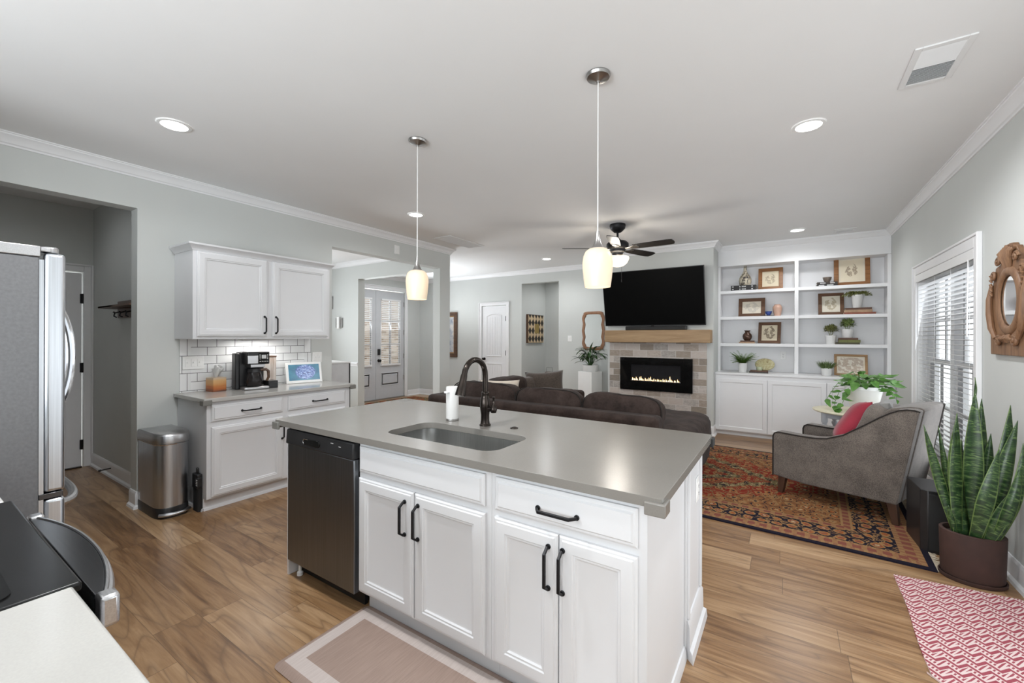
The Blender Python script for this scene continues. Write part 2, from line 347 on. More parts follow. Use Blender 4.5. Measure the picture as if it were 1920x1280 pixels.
    m['weave'] = b.out(b.mix(b.math('MULTIPLY', nz, 0.25), c, (0.55, 0.35, 0.35)), 0.95, spec=0.1)
    # kitchen comfort mat
    b = NB('comfort_mat'); x, y, z = b.xyz(b.obj())[:3]
    d = b.math('MINIMUM', b.math('SUBTRACT', 0.60, b.math('ABSOLUTE', x)), b.math('SUBTRACT', 0.245, b.math('ABSOLUTE', y)))
    nz = b.noise(b.scale(b.obj(), (60, 3, 3)), 3, 4)
    t1 = b.ramp(nz, [(0.3, (0.29, 0.21, 0.175)), (0.7, (0.36, 0.265, 0.22))])
    t2 = b.ramp(nz, [(0.3, (0.50, 0.43, 0.40)), (0.7, (0.57, 0.50, 0.47))])
    band = b.math('MULTIPLY', b.math('GREATER_THAN', d, 0.035), b.math('LESS_THAN', d, 0.095))
    m['comfort'] = b.out(b.mix(band, t1, t2), 0.6)
    # harlequin board
    b = NB('harlequin_board'); x, y, _ = b.xyz(b.uv())[:3]
    u = b.math('MULTIPLY', x, 5.0); v = b.math('MULTIPLY', y, 3.5)
    dd = b.math('ADD', b.math('ABSOLUTE', b.math('SUBTRACT', b.math('FRACT', u), 0.5)), b.math('ABSOLUTE', b.math('SUBTRACT', b.math('FRACT', v), 0.5)))
    c = b.mix(b.math('LESS_THAN', dd, 0.5), (0.60, 0.46, 0.29), (0.022, 0.016, 0.012))
    ctr = b.math('MULTIPLY', b.math('LESS_THAN', b.math('ABSOLUTE', b.math('SUBTRACT', x, 0.55)), 0.14), b.math('LESS_THAN', b.math('ABSOLUTE', b.math('SUBTRACT', y, 0.5)), 0.17))
    m['harle'] = b.out(b.mix(ctr, c, (0.30, 0.21, 0.06)), 0.6)
    # blue flower picture (lit screen)
    b = NB('flower_screen'); v = b.uv(); x, y, _ = b.xyz(v)[:3]
    n1 = b.noise(v, 14, 5, 0.7, 0.5)
    dx = b.math('SUBTRACT', x, 0.54); dy = b.math('MULTIPLY', b.math('SUBTRACT', y, 0.52), 0.72)
    dist = b.math('SQRT', b.math('ADD', b.math('MULTIPLY', dx, dx), b.math('MULTIPLY', dy, dy)))
    inn = b.math('LESS_THAN', b.math('ADD', dist, b.math('MULTIPLY', b.math('SUBTRACT', n1, 0.5), 0.22)), 0.33)
    teal = b.ramp(b.noise(v, 3, 3), [(0.3, (0.012, 0.10, 0.19)), (0.7, (0.045, 0.22, 0.32))])
    flw = b.ramp(n1, [(0.35, (0.01, 0.02, 0.08)), (0.47, (0.05, 0.10, 0.32)), (0.55, (0.20, 0.32, 0.60)), (0.66, (0.55, 0.66, 0.80))])
    c = b.mix(inn, teal, flw)
    m['flowers'] = b.out((0.02, 0.02, 0.02), 0.2, **{'Emission Color': c, 'Emission Strength': 0.9})
    # landscape painting, abstract blue-grey
    b = NB('painting'); n1 = b.noise(b.scale(b.uv(), (1.5, 2.5, 1)), 2.5, 5, 0.6)
    m['painting'] = b.out(b.ramp(n1, [(0.3, (0.16, 0.20, 0.27)), (0.5, (0.44, 0.46, 0.50)), (0.65, (0.66, 0.63, 0.58))]), 0.6)
    # floral vase
    b = NB('painted_vase'); n1 = b.noise(b.obj(), 26, 4, 0.6, 1.0)
    m['vasepaint'] = b.out(b.ramp(n1, [(0.38, (0.02, 0.018, 0.03)), (0.43, (0.20, 0.17, 0.13)), (0.50, (0.52, 0.46, 0.35)), (0.7, (0.60, 0.54, 0.43))]), 0.35)
    b = NB('agate'); n1 = b.noise(b.obj(), 16, 5, 0.6, 1.5)
    m['agate'] = b.out(b.ramp(n1, [(0.3, (0.22, 0.17, 0.06)), (0.5, (0.40, 0.35, 0.17)), (0.7, (0.50, 0.48, 0.30))]), 0.35)
    b = NB('sunset_box'); x, y, z = b.xyz(b.obj())[:3]
    n1 = b.noise(b.scale(b.obj(), (4, 4, 30)), 1, 4)
    m['sunset'] = b.out(b.ramp(b.math('ADD', b.math('MULTIPLY', z, 5.5), b.math('MULTIPLY', n1, 0.5)), [(0.25, (0.15, 0.06, 0.035)), (0.4, (0.42, 0.12, 0.03)), (0.55, (0.52, 0.23, 0.07)), (0.8, (0.60, 0.36, 0.16)), (1.0, (0.50, 0.42, 0.33))]), 0.5)
    b = NB('whitewashed_wood'); v = b.scale(b.obj(), (30, 30, 3)); n1 = b.noise(v, 1, 5)
    m['whitewash'] = b.out(b.ramp(n1, [(0.35, (0.38, 0.30, 0.25)), (0.5, (0.62, 0.56, 0.52)), (0.7, (0.72, 0.68, 0.65))]), 0.7)
    for nm, c in (('bk_black', (0.018, 0.016, 0.016)), ('bk_brown', (0.10, 0.045, 0.025)), ('bk_tan', (0.40, 0.26, 0.16)), ('bk_red', (0.24, 0.07, 0.04)), ('bk_green', (0.16, 0.17, 0.05)), ('bk_olive', (0.055, 0.05, 0.02)), ('bk_dark', (0.035, 0.025, 0.02))):
        m[nm] = plain(nm.replace('bk_', 'book_cover_'), c, 0.55, var=0.2, scale=30)
    m['pages'] = plain('book_pages', (0.62, 0.50, 0.36), 0.8, var=0.1, scale=200)
    m['peach'] = plain('peach_glaze', (0.60, 0.38, 0.29), 0.35, var=0.08)
    m['blueglaze'] = plain('blue_glaze', (0.045, 0.085, 0.32), 0.2, var=0.3, scale=40)
    m['stoneglaze'] = plain('stone_glaze', (0.16, 0.125, 0.10), 0.35, var=0.3, scale=25)
    m['bronzeglaze'] = plain('bronze_glaze', (0.085, 0.045, 0.032), 0.25, 0.4, var=0.4, scale=22)
    m['mint'] = plain('mint_glaze', (0.42, 0.45, 0.30), 0.35)
    m['creamtop'] = plain('cream_table_paint', (0.72, 0.67, 0.50), 0.4, var=0.03)
    m['greypaint'] = plain('grey_leg_paint', (0.42, 0.43, 0.45), 0.5)
    m['slat'] = plain('blind_slat', (0.82, 0.82, 0.82), 0.5, var=0.01)
    m['flame'] = glow('flame', (1.0, 0.62, 0.22), 4.0)
    m['smokeglass'] = plain('smoked_glass', (0.02, 0.02, 0.022), 0.08, var=0.1)
    m['ember'] = plain('ember_bed', (0.25, 0.24, 0.26), 0.4, var=0.5, scale=60)
    m['print'] = plain('printed_legend', (0.55, 0.55, 0.55), 0.5)
    m['burner'] = plain('burner_ring', (0.10, 0.10, 0.10), 0.2)
    m['rubber'] = plain('black_rubber', (0.012, 0.012, 0.012), 0.7, var=0.2)
    m['carafe'] = NB('carafe_glass').out((0.08, 0.07, 0.07), 0.05, **{'Transmission Weight': 0.75, 'IOR': 1.3})
    m['lawn'] = plain('outside_paving', (0.40, 0.40, 0.38), 0.9, var=0.1)
    m['yellow'] = plain('dim_lens', (0.3, 0.3, 0.3), 0.5)
    m['grille'] = plain('vent_enamel', (0.74, 0.74, 0.74), 0.5, var=0.01)
    m['vdark'] = plain('vent_shaft', (0.05, 0.05, 0.05), 0.9)
    m['brass'] = plain('aged_brass', (0.30, 0.20, 0.09), 0.35, 0.9, var=0.2)
    m['fringe'] = fabric('rug_fringe', (0.48, 0.41, 0.31), 0.2)
setup_mats()
# ------------------------------------------------------------ mesh builder
class B:
    def __init__(s): s.bm = bmesh.new(); s.mi = 0; s.uvl = None
    def _mark(s, n0):
        s.bm.faces.ensure_lookup_table()
        for f in s.bm.faces[n0:]: f.material_index = s.mi
    def box(s, x0, x1, y0, y1, z0, z1, M=None):
        n0 = len(s.bm.faces)
        vs = [s.bm.verts.new((x, y, z)) for z in (z0, z1) for y in (y0, y1) for x in (x0, x1)]
        for q in ((0, 2, 3, 1), (4, 5, 7, 6), (0, 1, 5, 4), (2, 6, 7, 3), (0, 4, 6, 2), (1, 3, 7, 5)):
            s.bm.faces.new([vs[i] for i in q])
        if M is not None: bmesh.ops.transform(s.bm, matrix=M, verts=vs)
        s._mark(n0); return s
    def loft(s, rings, caps=True, closed=True):
        n0 = len(s.bm.faces)
        R = [[s.bm.verts.new(p) for p in r] for r in rings]
        n = len(R[0])
        for a, b in zip(R, R[1:]):
            for i in range(n if closed else n-1):
                j = (i+1) % n
                try: s.bm.faces.new((a[i], a[j], b[j], b[i]))
                except ValueError: pass
        if caps and closed:
            for r, rev in ((R[0], True), (R[-1], False)):
                try: s.bm.faces.new(r[::-1] if rev else r)
                except ValueError: pass
        s._mark(n0); return s
    def lathe(s, prof, c=(0, 0, 0), n=24, axis='z', sx=1.0, sy=1.0, caps=True):
        rings = []
        for r, z in prof:
            ring = []
            for i in range(n):
                t = 2*pi*i/n; a, b = r*math.cos(t)*sx, r*math.sin(t)*sy
                p = {'z': (a, b, z), 'x': (z, a, b), 'y': (b, z, a)}[axis]
                ring.append((p[0]+c[0], p[1]+c[1], p[2]+c[2]))
            rings.append(ring)
        return s.loft(rings, caps)
    def cyl(s, p0, p1, r0, r1=None, n=16): return s.tube([p0, p1], [r0, r1 if r1 is not None else r0], n)
    def tube(s, pts, r, n=10, twist=0.0, sq=None):
        P = [Vector(p) for p in pts]
        if not isinstance(r, (list, tuple)): r = [r]*len(P)
        rings = []; prev = None
        for i, p in enumerate(P):
            t = (P[min(i+1, len(P)-1)]-P[max(i-1, 0)]).normalized()
            if prev is None:
                a = Vector((0, 0, 1)) if abs(t.z) < 0.9 else Vector((1, 0, 0))
                u = t.cross(a).normalized()
            else:
                u = (prev - t*prev.dot(t)).normalized()
            prev = u; v = t.cross(u)
            k = 1.0
            if 0 < i < len(P)-1:
                d1 = (P[i]-P[i-1]).normalized(); d2 = (P[i+1]-P[i]).normalized()
                k = 1/max(0.5, math.sqrt((1+d1.dot(d2))/2)) if n <= 4 else 1.0
            rings.append([p+(u*math.cos(2*pi*j/n+twist)+v*math.sin(2*pi*j/n+twist))*r[i]*k for j in range(n)])
        return s.loft(rings)
    def prism(s, pts, d0, d1, plane='xz'):
        f = {'xz': lambda a, b, d: (a, d, b), 'yz': lambda a, b, d: (d, a, b), 'xy': lambda a, b, d: (a, b, d)}[plane]
        return s.loft([[f(a, b, d0) for a, b in pts], [f(a, b, d1) for a, b in pts]])
    def panel(s, x0, x1, z0, z1, yf, steps):
        """nested rectangles, facing -y: steps of (inset, outward depth)"""
        rings = []
        for i, d in steps:
            a, b, c, e = x0+i, x1-i, z0+i, z1-i
            rings.append([(a, yf-d, c), (b, yf-d, c), (b, yf-d, e), (a, yf-d, e)])
        return s.loft(rings)
    def cushion(s, c, size, p=4.5, n=10, wr=0.012, seed=0, rot=None, puff=0.0):
        n0 = len(s.bm.faces); tmp = bmesh.new()
        bmesh.ops.create_cube(tmp, size=2)
        bmesh.ops.subdivide_edges(tmp, edges=tmp.edges[:], cuts=n, use_grid_fill=True)
        off = Vector((seed*3.1, seed*1.7, seed*5.3)); mp = {}
        for v in tmp.verts:
            q = v.co.copy(); l = (abs(q.x)**p+abs(q.y)**p+abs(q.z)**p)**(1/p); q /= l
            if puff: q.y *= 1+puff*(1-q.x*q.x)*(1-q.z*q.z)
            co = Vector((q.x*size[0]/2, q.y*size[1]/2, q.z*size[2]/2))
            co += q.normalized()*noise.noise(co*7+off)*wr
            if rot is not None: co = rot @ co
            mp[v.index] = s.bm.verts.new(co+Vector(c))
        for f in tmp.faces: s.bm.faces.new([mp[v.index] for v in f.verts])
        tmp.free(); s._mark(n0); return s
    def pillow(s, W, H, T, n=12, M=None):
        n0 = len(s.bm.faces); g = {}
        for sg in (1, -1):
            for i in range(n+1):
                for j in range(n+1):
                    u, v = 2*i/n-1, 2*j/n-1
                    edge = i in (0, n) or j in (0, n)
                    if edge and sg == -1: g[(sg, i, j)] = g[(1, i, j)]; continue
                    t = T/2*((1-u**4)*(1-v**4))**0.6
                    co = Vector((W/2*u*(1-0.09*(1-v*v)), H/2*v*(1-0.09*(1-u*u)), sg*t))
                    if M is not None: co = M @ co
                    g[(sg, i, j)] = s.bm.verts.new(co)
        for sg in (1, -1):
            for i in range(n):
                for j in range(n):
                    q = [g[(sg, i, j)], g[(sg, i+1, j)], g[(sg, i+1, j+1)], g[(sg, i, j+1)]]
                    s.bm.faces.new(q if sg > 0 else q[::-1])
        s._mark(n0); return s
    def leaf(s, base, tip, width, arch=0.0, n=6, shape='lance', cup=0.15, up=None, uv=False, twist=0.0):
        """a curved leaf blade between two points"""
        n0 = len(s.bm.faces); a, b = Vector(base), Vector(tip); d = b-a; L = d.length; t = d.normalized()
        side = t.cross(Vector(up) if up else Vector((0, 0, 1)))
        if side.length < 0.05: side = t.cross(Vector((0.3, 1, 0)))
        side.normalize(); nr = side.cross(t).normalized(); rows = []
        for i in range(n+1):
            f = i/n
            if shape == 'lance': wd = math.sin(pi*min(1, f*0.92+0.08))**0.8
            elif shape == 'sword': wd = min(1, 0.62+0.9*f)*(1-max(0, (f-0.45)/0.55)**1.8)
            elif shape == 'heart': wd = (max(0, 1-f)**0.75)*min(1, (f+0.03)*5)**0.5*1.05
            else: wd = 1-f*0.9
            c = a+d*f+nr*arch*L*4*f*(1-f); an = twist*f
            sd = side*math.cos(an)+nr*math.sin(an); nn = nr*math.cos(an)-side*math.sin(an)
            hw = max(0.0006, width/2*wd)
            rows.append([s.bm.verts.new(c-sd*hw+nn*cup*hw), s.bm.verts.new(c), s.bm.verts.new(c+sd*hw+nn*cup*hw)])
        for i, (r0, r1) in enumerate(zip(rows, rows[1:])):
            for k in (0, 1):
                f = s.bm.faces.new((r0[k], r0[k+1], r1[k+1], r1[k]))
                if uv:
                    if s.uvl is None: s.uvl = s.bm.loops.layers.uv.new('UVMap')
                    for lp, q in zip(f.loops, ((k/2, i/n), ((k+1)/2, i/n), ((k+1)/2, (i+1)/n), (k/2, (i+1)/n))): lp[s.uvl].uv = (q[0], q[1]*L)
        s._mark(n0); return s
    def quad_uv(s, p, uvs=((0, 0), (1, 0), (1, 1), (0, 1))):
        if s.uvl is None: s.uvl = s.bm.loops.layers.uv.new('UVMap')
        f = s.bm.faces.new([s.bm.verts.new(q) for q in p]); f.material_index = s.mi
        for lp, q in zip(f.loops, uvs): lp[s.uvl].uv = q
        return s
    def go(s, name, mats, parent=None, loc=(0, 0, 0), rz=0.0, smooth=35, bevel=0.0, seg=2, solid=0.0, fix=True, rot=None):
        if fix: bmesh.ops.recalc_face_normals(s.bm, faces=s.bm.faces[:])
        me = D.meshes.new(name); s.bm.to_mesh(me); s.bm.free()
        for k in (mats if isinstance(mats, (list, tuple)) else [mats]): me.materials.append(MAT[k] if isinstance(k, str) else k)
        o = D.objects.new(name, me); COL.objects.link(o)
        o.parent = parent; o.location = loc; o.rotation_euler = rot if rot else (0, 0, rz)
        if smooth: me.shade_smooth(); me.set_sharp_from_angle(angle=math.radians(smooth))
        if solid: m = o.modifiers.new('solid', 'SOLIDIFY'); m.thickness = solid; m.offset = 0
        if bevel:
            m = o.modifiers.new('edges', 'BEVEL'); m.width = bevel; m.segments = seg; m.limit_method = 'ANGLE'; m.angle_limit = math.radians(40)
            m.harden_normals = False
        return o

def tag(o, label, cat, group=None):
    o['label'] = label; o['category'] = cat
    if group: o['group'] = group
    return o
def thing(name, label, cat, loc=(0, 0, 0), rz=0.0, group=None):
    o = D.objects.new(name, None); COL.objects.link(o); o.empty_display_size = 0.05
    o.location = loc; o.rotation_euler = (0, 0, rz)
    return tag(o, label, cat, group)
def struct(o): o['kind'] = 'structure'; return o
def dup(root, loc, rz=None, label=None):
    r = root.copy(); COL.objects.link(r); r.location = loc
    if rz is not None: r.rotation_euler = (0, 0, rz)
    if label: r['label'] = label
    for ch in list(root.children):
        c = ch.copy(); COL.objects.link(c); c.parent = r
        for g in list(ch.children):
            e = g.copy(); COL.objects.link(e); e.parent = c
    return r

# ------------------------------------------------------------ the room shell
XL, XR, ZC, YB = -4.42, 1.105, 2.765, 7.38
FX0 = -7.52                                                     # wall with the front door
def wall(name, axis, c0, c1, a0, a1, holes=(), m='wall', z1=ZC):
    """a wall slab between c0 and c1 across, a0..a1 along, with rectangular holes (a, b, z0, z1)"""
    b = B(); cuts = sorted({a0, a1, *[h[0] for h in holes], *[h[1] for h in holes]})
    for u, v in zip(cuts, cuts[1:]):
        hs = sorted([h for h in holes if h[0] <= u+1e-6 and h[1] >= v-1e-6], key=lambda h: h[2]); z = 0.0
        for h in hs + [(0, 0, z1, z1)]:
            if h[2] > z+1e-6:
                if axis == 'y': b.box(c0, c1, u, v, z, h[2])
                else: b.box(u, v, c0, c1, z, h[2])
            z = h[3]
    bmesh.ops.remove_doubles(b.bm, verts=b.bm.verts[:], dist=1e-5)
    return struct(b.go(name, m, smooth=0))
b = B(); b.box(-7.8, 1.3, -3.0, 9.2, -0.12, 0.0); struct(b.go('floor', 'floor', smooth=0))
b = B(); b.box(-7.8, 1.3, -3.0, 9.2, ZC, ZC+0.12); struct(b.go('ceiling', 'ceiling', smooth=0))
OP2 = (2.938, 4.754)
wall('wall_left', 'y', XL-0.14, XL, -0.42, 4.98, [(0.10, 1.192, 0, 2.438), (OP2[0], OP2[1], 0, 2.444)])
wall('wall_dining', 'x', 4.84, 4.98, FX0, XL-0.14, [(-6.49, -4.58, 0, 2.44)])
wall('wall_nook_right', 'x', 1.33, 1.47, FX0, XL-0.14)
wall('wall_nook_far', 'y', -6.42, -6.30, -0.42, 1.33, [(0.30, 1.255, 0, 2.085)])
wall('wall_front', 'y', FX0-0.14, FX0, 1.47, YB+0.14, [(5.24, 6.885, 0, 2.44), (2.3, 3.9, 0.7, 2.2)])
wall('wall_back', 'x', YB, YB+0.14, FX0, XR+0.14, [(-5.615, -4.965, 0, 2.075), (-4.586, -3.734, 0, 2.498)])
wall('wall_hall_left', 'y', -4.726, -4.586, YB+0.14, 8.40)
wall('wall_hall_far', 'x', 8.40, 8.54, -4.726, -2.6)
wall('wall_hall_right', 'y', -2.74, -2.6, YB+0.14, 8.40)
WIN = (4.20, 5.775, 0.30, 2.03)
wall('wall_right', 'y', XR, XR+0.16, -2.6, YB+0.14, [(1.05, 2.85, 0, 2.06), WIN])
wall('wall_kitchen', 'x', -0.56, -0.42, XL-0.14-1.8, -3.45); wall('wall_kitchen_half', 'x', -0.56, -0.42, -3.45, -0.60, z1=1.10)  # unseen half cut low so the added fill passes over it
wall('wall_breakfast_left', 'y', -3.45, -3.31, -2.6, -0.56)
wall('wall_breakfast', 'x', -2.74, -2.6, -3.45, XR+0.16, [(-3.0, 0.95, 0.55, 2.25)])  # wide rear opening added for the fill light
wall('wall_chimney', 'x', 6.57, YB, -2.43, -0.873)

# crown: profile swept along straight runs, mitred by simple overlap
CROWN = [(0, 0), (0, -0.082), (0.010, -0.082), (0.012, -0.070), (0.022, -0.064), (0.030, -0.046), (0.048, -0.026), (0.062, -0.018), (0.064, -0.010), (0.072, -0.008), (0.072, 0)]
BASE = [(0, 0), (0, 0.135), (0.006, 0.135), (0.011, 0.122), (0.013, 0.112), (0.013, 0.030), (0.026, 0.018), (0.030, 0.0)]
def run(b, prof, p0, p1, out, z, m0=0.0, m1=0.0):
    """sweep profile (out, up) from p0 to p1 (xy); m0/m1: end mitres as multiples of the outward offset"""
    p0, p1, o = Vector((*p0, 0)), Vector((*p1, 0)), Vector((*out, 0)); t = (p1-p0).normalized()
    rings = [[(p+o*a+t*(k*a)) + Vector((0, 0, z+h)) for a, h in prof] for p, k in ((p0, m0), (p1, m1))]
    b.loft(rings)
def trim(name, runs, prof, z, m='trim'):
    b = B()
    for r in runs: run(b, prof, r[0], r[1], r[2], z, *(r[3:] if len(r) > 3 else ()))
    return struct(b.go(name, m, smooth=30))
trim('trim_1', [((XL, -0.42), (XL, 4.98), (1, 0), 1, 1), ((XL, 4.98), (FX0, 4.98), (0, 1), -1, -1)], CROWN, ZC)
trim('trim_2', [((FX0, YB), (-2.43, YB), (0, -1), 1, -1), ((-2.43, YB), (-2.43, 6.57), (-1, 0), 1, 1), ((-2.43, 6.57), (-0.873, 6.57), (0, -1), -1, 1),
                ((-0.873, 6.57), (-0.873, 7.05), (1, 0), -1, -1), ((-0.873, 7.05), (XR, 7.05), (0, -1), 1, -1)], CROWN, ZC)
trim('trim_3', [((XR, -2.6), (XR, 7.05), (-1, 0), 0, -1)], CROWN, ZC)
trim('trim_4', [((FX0, 4.84), (XL-0.14, 4.84), (0, -1), 1, -1), ((FX0, 1.47), (FX0, 4.84), (1, 0), 1, -1)], CROWN, ZC)
trim('trim_5', [((FX0, 4.98), (FX0, YB), (1, 0), 1, -1)], CROWN, ZC)
trim('baseboard_left', [((XL, 1.192), (XL, 1.464), (1, 0), -1, 0), ((XL-0.14, 1.192), (XL, 1.192), (0, -1), 0, 1), ((XL, 4.754), (XL, 4.98), (1, 0), -1, 1), ((XL, 2.775), (XL, 2.938), (1, 0), 0, 1), ((XL, 4.98), (-4.58, 4.98), (0, 1), -1, 0)], BASE, 0)
trim('baseboard_nook', [((-6.30, 1.33), (XL-0.14, 1.33), (0, -1), 0, 0)], BASE, 0)
trim('baseboard_right', [((XR, 2.94), (XR, 6.75), (-1, 0), 0, 0)], BASE, 0)
trim('baseboard_back', [((FX0, YB), (-5.68, YB), (0, -1), 1, 0), ((-4.90, YB), (-4.586, YB), (0, -1), 0, 0), ((-3.734, YB), (-2.43, YB), (0, -1), 0, 0), ((-0.955, 6.57), (-0.873, 6.57), (0, -1), 0, 1), ((-0.873, 6.57), (-0.873, 6.75), (1, 0), -1, 0),
                        ((-2.43, 6.57), (-2.392, 6.57), (0, -1), -1, 0)], BASE, 0)
trim('baseboard_foyer', [((FX0, 6.96), (FX0, YB), (1, 0), 0, -1), ((FX0, 4.98), (FX0, 5.16), (1, 0), 1, 0)], BASE, 0)
trim('baseboard_hall', [((-4.586, YB+0.14), (-4.586, 8.40), (1, 0), 0, -1), ((-4.586, 8.40), (-2.74, 8.40), (0, -1), 1, 0)], BASE, 0)
RAIL = [(0, 0), (0, 0.07), (0.012, 0.068), (0.022, 0.055), (0.022, 0.045), (0.012, 0.03), (0.010, 0.0)]
trim('trim_6', [((FX0, 4.84), (-6.49, 4.84), (0, -1), 1, 0), ((FX0, 1.47), (FX0, 4.84), (1, 0), 1, -1)], RAIL, 0.86)

def casing(b, axis, c, sgn, a0, a1, z1, wdt=0.075, th=0.018, z0=0.0, bottom=False):
    """door or window casing on the face c, protruding sgn*th"""
    lo, hi = sorted((c, c+sgn*th)); lo2, hi2 = sorted((c, c+sgn*(th+0.010)))
    def bx(u0, u1, v0, v1, w0, w1):
        if axis == 'y': b.box(w0, w1, u0, u1, v0, v1)
        else: b.box(u0, u1, w0, w1, v0, v1)
    k = 0.018
    for u0, u1 in ((a0-wdt+k, a0), (a1, a1+wdt-k)): bx(u0, u1, z0, z1+wdt-k, lo, hi)
    bx(a0, a1, z1, z1+wdt-k, lo, hi)
    bx(a0-wdt, a0-wdt+k, z0, z1+wdt, lo2, hi2); bx(a1+wdt-k, a1+wdt, z0, z1+wdt, lo2, hi2); bx(a0-wdt+k, a1+wdt-k, z1+wdt-k, z1+wdt, lo2, hi2)
    if bottom: bx(a0-wdt-0.02, a1+wdt+0.02, z0-0.03, z0, *sorted((c, c+sgn*0.06))); bx(a0-wdt, a1+wdt, z0-0.10, z0-0.03, lo, hi)

# --- interior door in the back wall (two arched plank panels)
def arch_panel(x0, x1, z0, z1, rise, n=12):
    pts = [(x0, z0), (x1, z0), (x1, z1)]
    if rise:
        for i in range(1, n): t = i/n; pts.append((x1+(x0-x1)*t, z1+rise*math.sin(pi*t)))
    pts.append((x0, z1)); return pts
def plank_door(name, w, h, knob_left, hinges=True):
    b = B(); b.box(0, w, 0.006, 0.036, 0.008, h)
    st, z_lo, z_mid0, z_mid1, z_top = 0.115, 0.22, 0.83, 0.98, h-0.20
    d = struct(b.go(name, 'door', bevel=0.002))
    for z0, z1, rise in ((z_lo, z_mid0, 0), (z_mid1, z_top, 0.05)):
        b = B(); outer = arch_panel(st, w-st, z0, z1, rise); cx = w/2; cz = (z0+z1)/2
        def ins(k): return [(cx+(x-cx)*(1-k/(w/2-st)), cz+(z-cz)*(1-k/((z1-z0)/2))) for x, z in outer]
        b.loft([[(x, 0.0062, z) for x, z in ins(0)], [(x, -0.006, z) for x, z in ins(0.004)], [(x, -0.006, z) for x, z in ins(0.014)], [(x, 0.004, z) for x, z in ins(0.026)]])
        k = 5; pw = (w-2*st-0.07)/k
        for i in range(k): b.box(st+0.035+i*pw+0.002, st+0.035+(i+1)*pw-0.002, -0.001, 0.006, z0+0.035, z1-0.035)
        b.go('door_panel', 'door', d, smooth=30)
    kx = 0.06 if knob_left else w-0.06
    b = B(); b.lathe([(0.0, 0.006), (0.032, 0.006), (0.030, -0.004), (0.012, -0.008), (0.011, -0.030), (0.022, -0.034), (0.029, -0.046), (0.027, -0.058), (0.016, -0.066), (0.0, -0.067)], (kx, 0, 0.92), 20, 'y')
    b.go('door_knob', 'bronze', d)
    if hinges:
        hx = w-0.001 if knob_left else 0.001
        for z in (0.24, 1.06, h-0.27):
            b = B(); b.box(hx-0.012, hx+0.014, -0.004, 0.004, z-0.05, z+0.05); b.cyl((hx+0.004, -0.008, z-0.052), (hx+0.004, -0.008, z+0.052), 0.007, n=10); b.go('hinge', 'black', d)
    return d
d1 = plank_door('door_1', 0.632, 2.06, True); d1.location = (-5.606, YB, 0)
b = B(); casing(b, 'x', YB, -1, -5.615, -4.965, 2.075); b.go('door_casing', 'trim', d1, loc=(5.606, -YB, 0), bevel=0.004)
# --- nook door
d2 = plank_door('door_2', 0.93, 2.065, True); d2.location = (-6.30, 0.312, 0); d2.rotation_euler = (0, 0, pi/2)
b = B(); casing(b, 'x', 0, -1, -0.012, 0.943, 2.085); b.go('door_casing', 'trim', d2, bevel=0.004)
b = B(); b.box(0, 0.93, -0.03, 0.03, 0, 0.012); b.go('threshold', 'bronze', d2)

# --- double front door
def leaf_door(name, y0, y1, knob):
    wd = y1-y0; d = B().box(0, wd, -0.02, 0.02, 0.02, 0.26)
    g0, g1, gz0, gz1 = 0.125, wd-0.10, 0.74, 2.24
    d.box(0, g0, -0.02, 0.02, 0.26, 2.415).box(g1, wd, -0.02, 0.02, 0.26, 2.415).box(g0, g1, -0.02, 0.02, 0.26, gz0).box(g0, g1, -0.02, 0.02, gz1, 2.415)
    o = struct(d.go(name, 'greydoor', loc=(FX0-0.03, y0, 0), rz=pi/2, smooth=0))
    b = B(); b.panel(0.14, wd-0.14, 0.30, 0.60, -0.02, [(0, 0), (0.004, 0.007), (0.014, 0.007), (0.026, 0.0), (0.045, 0.0), (0.055, 0.008)]); b.go('door_panel', 'greydoor', o)
    b = B(); fr = 0.022
    for x0, x1, z0, z1 in ((g0, g0+fr, gz0, gz1), (g1-fr, g1, gz0, gz1), (g0+fr, g1-fr, gz0, gz0+fr), (g0+fr, g1-fr, gz1-fr, gz1), ((g0+g1)/2-0.014, (g0+g1)/2+0.014, gz0+fr, gz1-fr)):
        b.box(x0, x1, -0.026, 0.026, z0, z1)
    for zz in (1.23, 1.74): b.box(g0+fr, g1-fr, -0.024, 0.024, zz-0.015, zz+0.015)
    b.go('glazing_bars', 'trim', o, smooth=0)
    b = B(); b.box(g0, g1, -0.003, 0.003, gz0, gz1); b.go('glass', 'glass', o, smooth=0)
    b = B(); n = 36
    for i in range(n):
        z = gz0+0.05+(gz1-gz0-0.08)*i/(n-1); tl = 0.012 if i > 22 else 0.004
        b.loft([[(g0+0.02, -0.046, z-tl), (g0+0.02, -0.034, z+tl), (g0+0.02, -0.034, z+tl+0.002), (g0+0.02, -0.046, z-tl+0.002)], [(g1-0.02, -0.046, z-tl), (g1-0.02, -0.034, z+tl), (g1-0.02, -0.034, z+tl+0.002), (g1-0.02, -0.046, z-tl+0.002)]])
    b.box(g0+0.012, g1-0.012, -0.05, -0.028, gz0+0.012, gz0+0.04); b.box(g0+0.012, g1-0.012, -0.05, -0.028, gz1-0.035, gz1)
    b.go('door_blind', 'slat', o, smooth=0)
    if knob:
        b = B(); b.lathe([(0, -0.02), (0.033, -0.021), (0.031, -0.032), (0.012, -0.036), (0.012, -0.058), (0.028, -0.064), (0.031, -0.08), (0.022, -0.09), (0, -0.091)], (0.075, 0, 0.87), 20, 'y'); b.go('door_knob', 'black', o)
        b = B(); b.box(0.042, 0.108, -0.05, -0.02, 0.995, 1.125); b.go('keypad_lock', 'blackplastic', o, bevel=0.008)
        for z in (0.45, 0.95, 1.5, 2.15): b = B(); b.box(wd-0.01, wd+0.012, -0.03, -0.018, z-0.055, z+0.055); b.go('hinge', 'nickel', o)
    return o
d3 = leaf_door('door_3', 5.275, 6.066, False); d4 = leaf_door('door_4', 6.072, 6.868, True)
